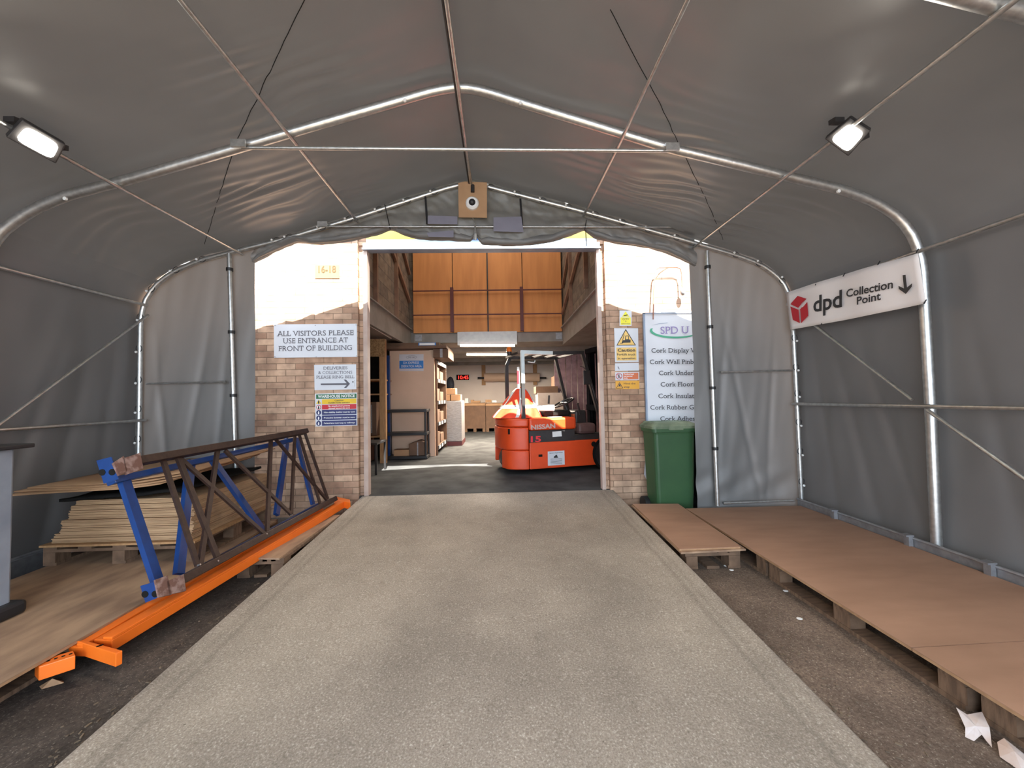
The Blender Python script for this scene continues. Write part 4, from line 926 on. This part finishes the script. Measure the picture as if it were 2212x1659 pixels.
# long cartons on top
for k, (x0, x1, z0, z1, y0, lab) in enumerate(((-2.25, -1.02, 2.48, 2.535, 7.55, 'long flat carton lying lowest above the beige partition'), (-2.28, -1.16, 2.537, 2.60, 7.6, 'long flat carton lying uppermost, with a shiny label'),)):
    t = thing('long_carton', lab, 'box', (x0, y0, z0), group='long cartons on the partition'); B((x0, y0, z0), (x1, y0+1.0, z1)).build('body', CARDD, t, bevel=.004)
    B((x1-.012, y0-.003, z0+.004), (x1-.002, y0+.3, z1-.004)).build('tape', CARD, t)
    if k: B((x1-.42, y0-.004, z0+.006), (x1-.08, y0-.001, z1-.004)).build('label', BLUS, t) and B((x1-.40, y0-.006, z0+.012), (x1-.1, y0-.004, z1-.01)).build('label_sheet', WHT, t)
t = thing('taped_carton', 'taped carton end projecting over the dark shelving', 'box', (-1.14, 7.6, 2.27))
B((-1.296, 7.6, 2.30), (-1.0, 8.5, 2.475)).build('body', CARDD, t, bevel=.006); B((-1.16, 7.594, 2.30), (-1.11, 7.6, 2.475)).build('tape', WRAP, t)
# pick shelving
t = thing('shelving_unit', 'tall dark shelving with labelled bays right of the beige partition', 'shelving', (-1.30, 8.6, FZ))
for y in (7.88, 9.2): B((-1.95, y, FZ), (-1.27, y+.03, 2.27)).build('side', CARDD, t)
zs = [.50, .98, 1.42, 1.87, 2.25]
for z_ in zs:
    sh = B((-1.95, 7.91, z_), (-1.27, 9.2, z_+.02)).build('shelf', CARDD, t); B((-1.27, 7.91, z_-.05), (-1.26, 9.2, z_+.03)).build('shelf_edge', DKM, t)
    for y in (8.0, 8.35, 8.75): B((-1.258, y, z_-.04), (-1.254, y+.16, z_+.025)).build('label', WHT, t)
B((-1.97, 7.91, FZ), (-1.95, 9.2, 2.27)).build('back', BLKM, t)
for z_, lab in ((.525, 'low bay'), (1.005, 'second bay'), (1.445, 'third bay'), (1.895, 'fourth bay')):
    for y, ll in ((8.0, 'nearer'), (8.55, 'farther')): tag(B((-1.85, y, z_), (-1.31, y+.45, z_+(.2 if y > 8.2 else .26))).build('carton', CARDD, bevel=.005), ll+' carton in the '+lab+' of the dark shelving', 'box', 'cartons on the dark shelving')
# timber rack, left
t = thing('timber_rack', 'timber and chipboard rack just inside the door on the left', 'rack', (-2.3, 6.6, FZ))
p = A(828, 900, Y=7.1); B((p.x-.06, 7.08, FZ), (p.x+.05, 7.16, 2.60)).build('post', TIMB, t); B((-3.4, 7.09, FZ), (-3.28, 7.16, 2.6)).build('post', TIMB, t)
B((-3.4, 7.05, 2.28), (p.x+.05, 7.08, 2.60)).build('header', OSB, t)
for z_ in (1.85, 1.58, .80): B((-3.3, 7.16, z_), (p.x-.04, 7.9, z_+.025)).build('shelf', TIMB, t)
B((-3.4, 7.9, FZ), (p.x, 7.92, 2.6)).build('back', BLKM, t)
for k, (z0, h_, x_, lab) in enumerate(((.83, .62, -2.36, 'tall dark wrapped parcel standing on the timber rack'), (.35, .42, -2.5, 'dark wrapped parcel under the timber rack shelf'))):
    t = thing('parcel', lab, 'parcel', (x_, 7.3, z0)); B((x_-.18, 7.2, z0), (x_+.08, 7.5, z0+h_)).build('body', CARDD, t, bevel=.01); B((x_-.02, 7.193, z0+.05), (x_+.0, 7.2, z0+h_-.05)).build('tape', WRAP, t)
q = A(838, 880, Y=7.62); tag(B((q.x+.0, 7.55, FZ), (q.x+.05, 7.62, 2.35)).build('blue_batten', BLUP), 'blue upright strip between the timber post and the beige partition', 'strip')
t = thing('black_trolley', 'dark low trolley at the left edge of the doorway', 'trolley', (-2.0, 6.2, FZ))
p = A(820, 950, Y=6.2); x1 = p.x+.02
B((x1-.5, 6.0, .80), (x1, 6.5, .83)).build('top', BLK, t)
for x_ in (x1-.48, x1-.02):
    for y_ in (6.02, 6.48): B((x_-.015, y_-.015, FZ), (x_+.015, y_+.015, .8)).build('leg', BLK, t)
# black plastic shelf
x0, x1, y0, y1 = -2.2, -1.40, 7.42, 7.76
t = thing('plastic_shelf', 'black plastic shelf unit with three tiers', 'shelf', ((x0+x1)/2, 7.6, FZ))
for z_ in (FZ+.01, .80, 1.24): B((x0, y0, z_), (x1, y1, z_+.055)).build('shelf', BLK, t, bevel=.006)
for x_ in (x0+.03, x1-.03):
    for y_ in (y0+.03, y1-.03): MB().tube([(x_, y_, FZ), (x_, y_, 1.29)], .022, 10).build('post', BLK, t, smooth='auto')
tag(B((-2.05, 7.48, .406), (-1.75, 7.7, .52)).build('parcel', CARD, bevel=.006), 'small brown parcel low on the black shelf', 'parcel')
t = thing('parcel', 'bulging taped brown parcel low on the black shelf', 'parcel', (-1.6, 7.6, .406))
def lump(u, v):
    return None
mb = MB(); mb.prism([(-1.75, 7.46, .406), (-1.45, 7.46, .406), (-1.44, 7.46, .66), (-1.56, 7.46, .70), (-1.76, 7.46, .63)], (0, .24, 0)); mb.build('body', CARDD, t, bevel=.015); B((-1.60, 7.454, .41), (-1.575, 7.462, .66)).build('tape', WRAP, t)
# wrapped stack
t = thing('wrapped_stack', 'grey stretch-wrapped stack standing behind the dark shelving', 'wrapped goods', (-1.1, 10, FZ))
a, b = A(962, 958, Y=9.4), A(997, 870, Y=9.4)
B((a.x, 9.4, FZ), (b.x, 10.3, FZ+.1)).build('base', REDB, t); B((a.x, 9.4, FZ+.1), (b.x, 10.2, b.z+.05)).build('wrap', WRAP, t, bevel=.02)
for k, (p0_, p1_, lab) in enumerate((((958, 881), (972, 868), 'small brown carton on the wrapped stack, left one'), ((974, 880), (995, 867), 'brown carton on the wrapped stack, right one'), ((963, 867), (984, 851), 'brown carton on top of the two small cartons'))):
    a, b = A(*p0_, Y=9.45), A(*p1_, Y=9.45); z0_ = A(996, 870, Y=9.4).z+.052 if k < 2 else A(996, 870, Y=9.4).z+.21
    tag(B((a.x, 9.45, z0_), (b.x, 9.8, z0_+.15)).build('carton', CARD, bevel=.005), lab, 'box')
p = A(973, 831, Y=14.2); o = MB().sphere(p, .26, 8, (.55, .4, 1.15)).build('hanging_coat', mat('navy_cloth', (.05, .06, .09), (.03, .035, .05), scale=12), smooth=True); tag(o, 'dark coat hanging beyond the dark shelving', 'coat')
# clock
t = thing('digital_clock', 'red digital wall clock reading 10:45', 'clock', A(999, 815, Y=14.28))
quad(rect(986, 809.5, 1013.3, 821), BLKM, t, 'case', .03, .0, Y=14.28); text('10:45', (990, 819), (1012, 819), 7.5, LEDR, t, Y=14.24, bold=.01)
# back wall battens and roll
for px, lab in ((1044, 'left timber upright on the white back wall'), (1155, 'right timber upright on the white back wall')):
    a, b = A(px, 772, Y=14.25), A(px, 832, Y=14.25); tag(B((a.x-.07, 14.2, b.z), (a.x+.07, 14.3, a.z)).build('timber_upright', TIMB), lab, 'timber')
a, b = A(1046, 815, Y=14.1), A(1165, 815, Y=14.1); tag(MB().tube([a, b], .16, 16).build('paper_roll', CARDP, smooth='auto'), 'long beige roll held across the back wall uprights', 'roll')
a, b = A(1032, 816.5, Y=14.15), A(1180, 816.5, Y=14.15); tag(MB().tube([a, b], .04, 8).build('roll_spindle', DKM), 'dark rod through the beige roll', 'rod')
# back cartons on pallets
for px0, px1, lab in ((1003, 1048, 'large brown carton on a pallet at the back, left one'), (1050, 1092, 'large brown carton on a pallet at the back, beside the truck')):
    a, b = A(px0, 930, Y=13), A(px1, 872, Y=13); t = thing('pallet_carton', lab, 'box', ((a.x+b.x)/2, 13.4, FZ), group='large cartons at the back wall')
    B((a.x, 13, FZ+.12), (b.x, 14, b.z-.06)).build('body', CARDD, t); B((a.x-.02, 12.98, b.z-.06), (b.x+.02, 14.0, b.z+.02)).build('lid', CARD, t)
    for k in (0, .5, 1): B((a.x+(b.x-a.x-.1)*k, 13, FZ), (a.x+(b.x-a.x-.1)*k+.1, 14, FZ+.12)).build('foot', PALT, t)
for k, (px, w_, h_, mt_, lab) in enumerate(((1008, .12, .16, WHT, 'small white tub on the left back carton'), (1020, .1, .1, CARD, 'small brown box on the left back carton'), (1030, .22, .07, CARD, 'flat brown box on the left back carton'), (1055, .2, .1, CARD, 'brown box on the right back carton'), (1068, .14, .07, WHT, 'low white box on the right back carton'))):
    a = A(px, 872, Y=13.1); tag(B((a.x-w_/2, 13.1, A(1003, 872, Y=13).z+.02), (a.x+w_/2, 13.3, A(1003, 872, Y=13).z+.02+h_)).build('small_box', mt_), lab, 'box')
# boxes behind truck
for (px0, py0, px1, py1, Y_, mt_, lab) in ((1163, 905, 1216, 848, 9.0, mat('white_carton', (.42, .36, .31), (.38, .32, .28)), 'white carton seen through the truck cab'), (1158, 850, 1205, 834, 9.1, CARDD, 'brown carton on the white one behind the cab'), (1198, 845, 1215, 812, 9.6, CARDD, 'small carton behind the steering wheel')):
    a, b = A(px0, py0, Y=Y_), A(px1, py1, Y=Y_); t = thing('carton', lab, 'box', (a.x, Y_, FZ))
    B((a.x, Y_, FZ if 'white carton' in lab else a.z), (b.x, Y_+.6, b.z)).build('body', mt_, t)
    if 'white carton' in lab: flat([(1184, 854), (1188, 854), (1187, 872), (1183, 872)], INK, t, 'mark', Y=Y_-.004)
t = thing('strip_curtain', 'pinkish vertical strip curtain behind the truck mast', 'strip curtain', A(1240, 900, Y=9.5))
a0, a9 = A(1200, 900, Y=9.5), A(1300, 900, Y=9.5)
for i in range(9):
    xx = a0.x+(a9.x-a0.x)*i/8; B((xx, 9.5+.02*(i % 2), FZ+.02), (xx+.13, 9.515+.02*(i % 2), 2.6)).build('strip', mat('pink_pvc', (.34, .23, .25), (.24, .16, .18), rough=.25), t)

# ================= FORKLIFT =================
RZ = math.radians(14); FO = Vector((.30, 5.70, FZ))
fk = thing('forklift_truck', 'orange counterbalance forklift truck parked just inside the doorway', 'forklift', FO, RZ)
ux = Vector((math.cos(RZ), math.sin(RZ), 0)); uy = Vector((-math.sin(RZ), math.cos(RZ), 0)); FP = (FO, uy)
def fl(p): p = Vector(p); return FO+ux*p.x+uy*p.y+Vector((0, 0, p.z))
# counterweight outline in plan (rear at -x)
W_ = 1.02
def plan(sc=1.0, dx=0):
    pts = []
    for k in range(25):
        t = k/24; y = W_*t; e = abs(2*t-1)
        x = -.10-.14*(1-e**2.2)+ (.16*max(0, (e-.72)/.28)**2)
        pts.append((x*sc+dx, y))
    return pts
def slab(z0, z1, x1=.13, inset=0, cut=None):
    pl_ = plan(); pts = [(x+inset, y) for x, y in pl_ if cut is None or cut(y)]
    return MB().prism([(x1, pts[0][1], z0)]+[(x, y, z0) for x, y in pts]+[(x1, pts[-1][1], z0)], (0, 0, z1-z0))
cwm = slab(.36, .70); cwm.build('counterweight', ORF, fk, True, bevel=.02, smooth='auto')
slab(.704, .83, inset=.006).build('counterweight_cap', ORF, fk, True, bevel=.025, smooth='auto')
mb = slab(.075, .357, cut=lambda y: y < .30); mb.build('counterweight_skirt', ORF, fk, True, bevel=.015, smooth='auto')
mb = slab(.12, .357, cut=lambda y: y > .74); mb.build('counterweight_skirt', ORF, fk, True, bevel=.015, smooth='auto')
# steer wheel
wh = MB().tube([(.0, .44, .185), (.0, .62, .185)], .185, 28); wh.build('rear_wheel', BLK, fk, True, smooth='auto')
for k in (0, 1):
    pass
B((-.16, .10, .60), (-.115, .16, .68)).build('rear_socket', BLKM, fk, True)
# body side
B((.14, .005, .075), (1.42, W_-.005, .47)).build('chassis', ORF, fk, True, bevel=.012)
B((.14, .02, .47), (.88, W_-.02, .645)).build('battery_cover', DKM, fk, True)
B((.14, -.004, .648), (.90, W_+.0, .83)).build('hood', ORF, fk, True, bevel=.03)
B((.88, .06, .47), (1.42, W_-.06, .55)).build('floor_plate', DKM, fk, True)
mb = MB(); mb.tube([(1.45, -.03, .245), (1.45, .17, .245)], .245, 32); mb.build('front_wheel', BLK, fk, True, smooth='auto'); MB().tube([(1.45, -.034, .245), (1.45, -.02, .245)], .11, 20).build('wheel_hub', DKM, fk, True)
MB().tube([(1.45, -.012, .245), (1.45, .0, .245)], .285, 32).build('wheel_arch', BLKM, fk, True)
mb = MB(); mb.tube([(1.45, W_-.17, .245), (1.45, W_+.03, .245)], .245, 32); mb.build('front_wheel', BLK, fk, True, smooth='auto')
MB().tube([(1.19, -.004, .40), (1.19, .01, .40)], .04, 20).build('filler_cap', BLKM, fk, True)
B((.275, -.002, .255), (.335, .01, .29)).build('side_handle', BLKM, fk, True)
# overhead guard
zt = 1.84
def gl(pts, wd, h_, name='guard_leg', mt=DKM): 
    mb = MB()
    for p, q in zip(pts, pts[1:]): mb.bar(p, q, wd, h_, (0, 1, 0))
    return mb.build(name, mt, fk, True)
gl([(.065, .05, .80), (.065, .05, 1.36)], .05, .05); gl([(.065, .05, 1.36), (.065, .05, 1.60), (.065, .05, zt)], .052, .052, mt=PALE)  # upper part of the dark near leg coloured pale, as if in sun
gl([(.065, W_-.05, .80), (.065, W_-.05, 1.70), (.13, W_-.05, zt)], .055, .05)
gl([(1.05, .05, zt), (1.40, .05, .55)], .05, .05); gl([(.98, W_-.05, zt), (1.28, W_-.05, .55)], .05, .05)
gl([(.04, .05, zt-.01), (.55, .05, zt-.02)], .055, .05, 'guard_side', PALE); gl([(.55, .05, zt-.02), (1.08, .05, zt)], .05, .05, 'guard_side'); gl([(.1, W_-.05, zt), (1.0, W_-.05, zt)], .05, .05, 'guard_side')  # rear part of the near side bar coloured pale as sunlit metal
for x_ in (.07, .30, .53, .76, 1.0): B((x_-.02, .05, zt-.015), (x_+.02, W_-.05, zt+.02)).build('guard_bar', DKM, fk, True)
# lamp stick, hook, beacon
a = A(1127.5, 800, pl=(fl((0, .0, 0)), uy)); b_ = B((-.03, .0, 1.28), (.0, .03, 1.60)).build('rear_lamp', WHT, fk, True); B((-.035, -.004, 1.35), (-.004, .02, 1.55)).build('lamp_lens', REDS, fk, True)
MB().tube([(.14, .02, 1.68), (.19, .0, 1.67), (.24, .0, 1.67), (.25, 0, 1.70)], .009, 8).build('hook', PALE, fk, True, smooth='auto')
bc = Vector((.02, .62, zt)); MB().tube([bc, bc+Vector((0, 0, .06))], [.03, .045], 12).build('beacon_base', DKM, fk, True); MB().tube([bc+Vector((0, 0, .06)), bc+Vector((0, 0, .12)), bc+Vector((0, 0, .145))], [.045, .042, .02], 14).build('beacon', AMBL, fk, True, smooth='auto')
MASTM = mat('mast_black', (.009, .009, .010), (.006, .006, .007), rough=1, spec=0)
# seat
B((.50, .30, .83), (.95, .75, .93)).build('seat', BLKM, fk, True, bevel=.03)
B((.10, .30, .83), (.24, .70, 1.12)).build('seat_back', BLKM, fk, True, bevel=.04)
# steering
sc_ = Vector((.90, .45, 1.05)); ax = Vector((-.45, 0, 1)).normalized(); e1, e2 = frame(ax)
MB().tube([sc_+(e1*math.cos(i*math.pi/14)+e2*math.sin(i*math.pi/14))*.17 for i in range(29)], .014, 8, False).tube([sc_-e1*.17, sc_+e1*.17], .009, 6).tube([sc_-e2*.17, sc_+e2*.17], .009, 6).build('steering_wheel', BLK, fk, True, smooth='auto')
MB().tube([sc_, sc_+Vector((.20, 0, -.45))], [.03, .045], 10).build('steering_column', DKM, fk, True, smooth='auto')
B((1.02, .28, .70), (1.22, .74, .92)).build('dashboard', DKM, fk, True, bevel=.03); B((1.0, .30, .80), (1.018, .42, .86)).build('data_plate', ORNS, fk, True)
B((.98, .10, .55), (1.30, .60, .72)).build('cowl', mat('dusty_brown', (.13, .07, .06), (.1, .05, .045)), fk, True, bevel=.05)
for k in range(3): MB().tube([(1.05+.03*k, .18+.04*k, .85), (1.0+.03*k, .16+.04*k, 1.02)], .008, 6).sphere((1.0+.03*k, .16+.04*k, 1.03), .014, 5).build('lever', DKM, fk, True, smooth='auto')
# mirror
MB().tube([(1.02, .06, 1.62), (1.05, .0, 1.6), (1.1, .0, 1.55)], .007, 6).build('mirror_stay', DKM, fk, True); MB().box((1.04, -.01, 1.33), (1.16, .01, 1.55)).build('mirror', DKM, fk, True, bevel=.01)
# mast
for y_ in (.28, .72):
    B((1.48, y_-.05, .10), (1.60, y_+.05, 1.98)).build('mast_channel', MASTM, fk, True); MB().tube([(1.55, y_, .2), (1.55, y_, 1.8)], .035, 10).build('lift_cylinder', DKM, fk, True)
B((1.46, .24, 1.90), (1.62, .76, 1.98)).build('mast_crossbar', MASTM, fk, True); B((1.46, .24, .9), (1.62, .76, 1.0)).build('mast_crossbar', MASTM, fk, True)
for y_ in (.36, .6): MB().tube([(1.5, y_, .4), (1.47, y_, 1.9)], .014, 6).build('hose', MASTM, fk, True, smooth='auto')
MB().tube([(1.14, .03, 1.5), (1.30, .02, .95)], .008, 6).build('grab_rail', DKM, fk, True)
FS = (FO-uy*.004, uy)
text('NISSAN', (1147.5, 928.3), (1199.6, 924), 9.6, mat('badge_silver', (.55, .42, .38), (.5, .38, .34), rough=.4), fk, bold=.035, pl=FS)
text('15', (1146.5, 954.8), (1168.4, 954), 12, mat('number_red', (.75, .03, .04), (.7, .03, .04)), fk, bold=.03, pl=(FO+uy*.018, uy))
quad([(1193, 932.5), (1212.5, 931), (1213.5, 942.5), (1193.5, 944)], WHT, fk, 'label', .001, .001, pl=(FO+uy*.018, uy))
quad([(1183, 975.5), (1219, 973), (1220, 1003.5), (1183.5, 1006)], SIGNW, fk, 'notice', .001, .001, pl=(FO+uy*.003, uy))
pn = (FO-uy*.001, uy)
text('Battery Engineering', (1187, 980), (1215, 978), 2.2, INK, fk, bold=.01, pl=pn)
for k in range(5): 
    y_ = 991.5+k*2.6; flat([(1189, y_), (1214, y_-1.6), (1214, y_-.8), (1189, y_+.8)], INKG, fk, 'small_print', off=.003, pl=pn)
flat([(1196, 989), (1196.5, 986), (1201, 982.5), (1203, 982.3), (1204, 986), (1206, 988.5)], INK, fk, 'pictogram', off=.003, pl=pn)
# hi-vis vest over the seat back
def vest():
    t = thing('hi_vis_jacket', 'orange hi-vis jacket with reflective bands draped over the forklift seat', 'jacket', fl((.1, .5, .83)))
    def f(u, v):
        # u: left-right 0..1 along truck y ; v: 0 top .. 1 hem
        a = (u-.0)*2*math.pi; top = Vector((.17, .50, 1.30)); 
        rx = .05+.27*v**.8; ry = .10+.30*v**.9
        x = top.x+rx*math.cos(a)*(1.15 if math.cos(a) < 0 else 1.0); y = top.y+ry*math.sin(a)
        z = top.z-.465*v**1.15
        nn = noise.noise(Vector((math.cos(a)*2, math.sin(a)*2, v*3)))*.03*(.4+v)+.012*math.sin(a*9+v*3)*v
        return Vector((x+nn*math.cos(a)-(.10*v**3 if math.cos(a) < 0 else 0), y+nn*math.sin(a), z))
    mb = MB().grid(f, 80, 40); mb.v = [fl(v) for v in mb.v]
    nv = 41; o = mb.build('cloth', HIV, t, smooth=True, weld=True)
    top = MB().sphere(fl((.17, .5, 1.295)), .07, 8, (1.0, 1.4, .35)); top.build('collar', HIV, t, smooth=True)
    def g(v0, v1, name):
        def h(u, v):
            vv = v0+(v1-v0)*v; p = f(u, vv); c = Vector((.17, .5, p.z)); d = (p-c); d.z = 0; return fl(p+d.normalized()*.006)
        MB().grid(h, 80, 4).build(name, REFL, t, smooth=True)
    g(.62, .72, 'reflective_band')
    for a0 in (.30, .70, .52, .86):
        def h(u, v, a0=a0):
            p = f(a0+.022*(u-.5)/(v*.8+.2)+.05*v*(a0-.5), v*.98); c = Vector((.17, .5, p.z)); d = (p-c); d.z = 0; return fl(p+d.normalized()*.007)
        MB().grid(h, 4, 30).build('reflective_brace', REFL, t, smooth=True)
vest()
p = fl((.52, .45, .94)); tag(MB().tube([fl((.36, .38, .975)), fl((.62, .20, .975))], .045, 16).build('paper_roll', WHT, smooth='auto'), 'short white roll lying on the truck seat', 'roll')
tag(MB().box((0, 0, 0), (.20, .12, .006)).build('paper_sheet', WHT), 'white paper sheet on the truck bonnet', 'paper'); bpy.data.objects['paper_sheet'].matrix_basis = Matrix.Translation(fl((.50, .06, .832))) @ Matrix.Rotation(.3, 4, 'Z')
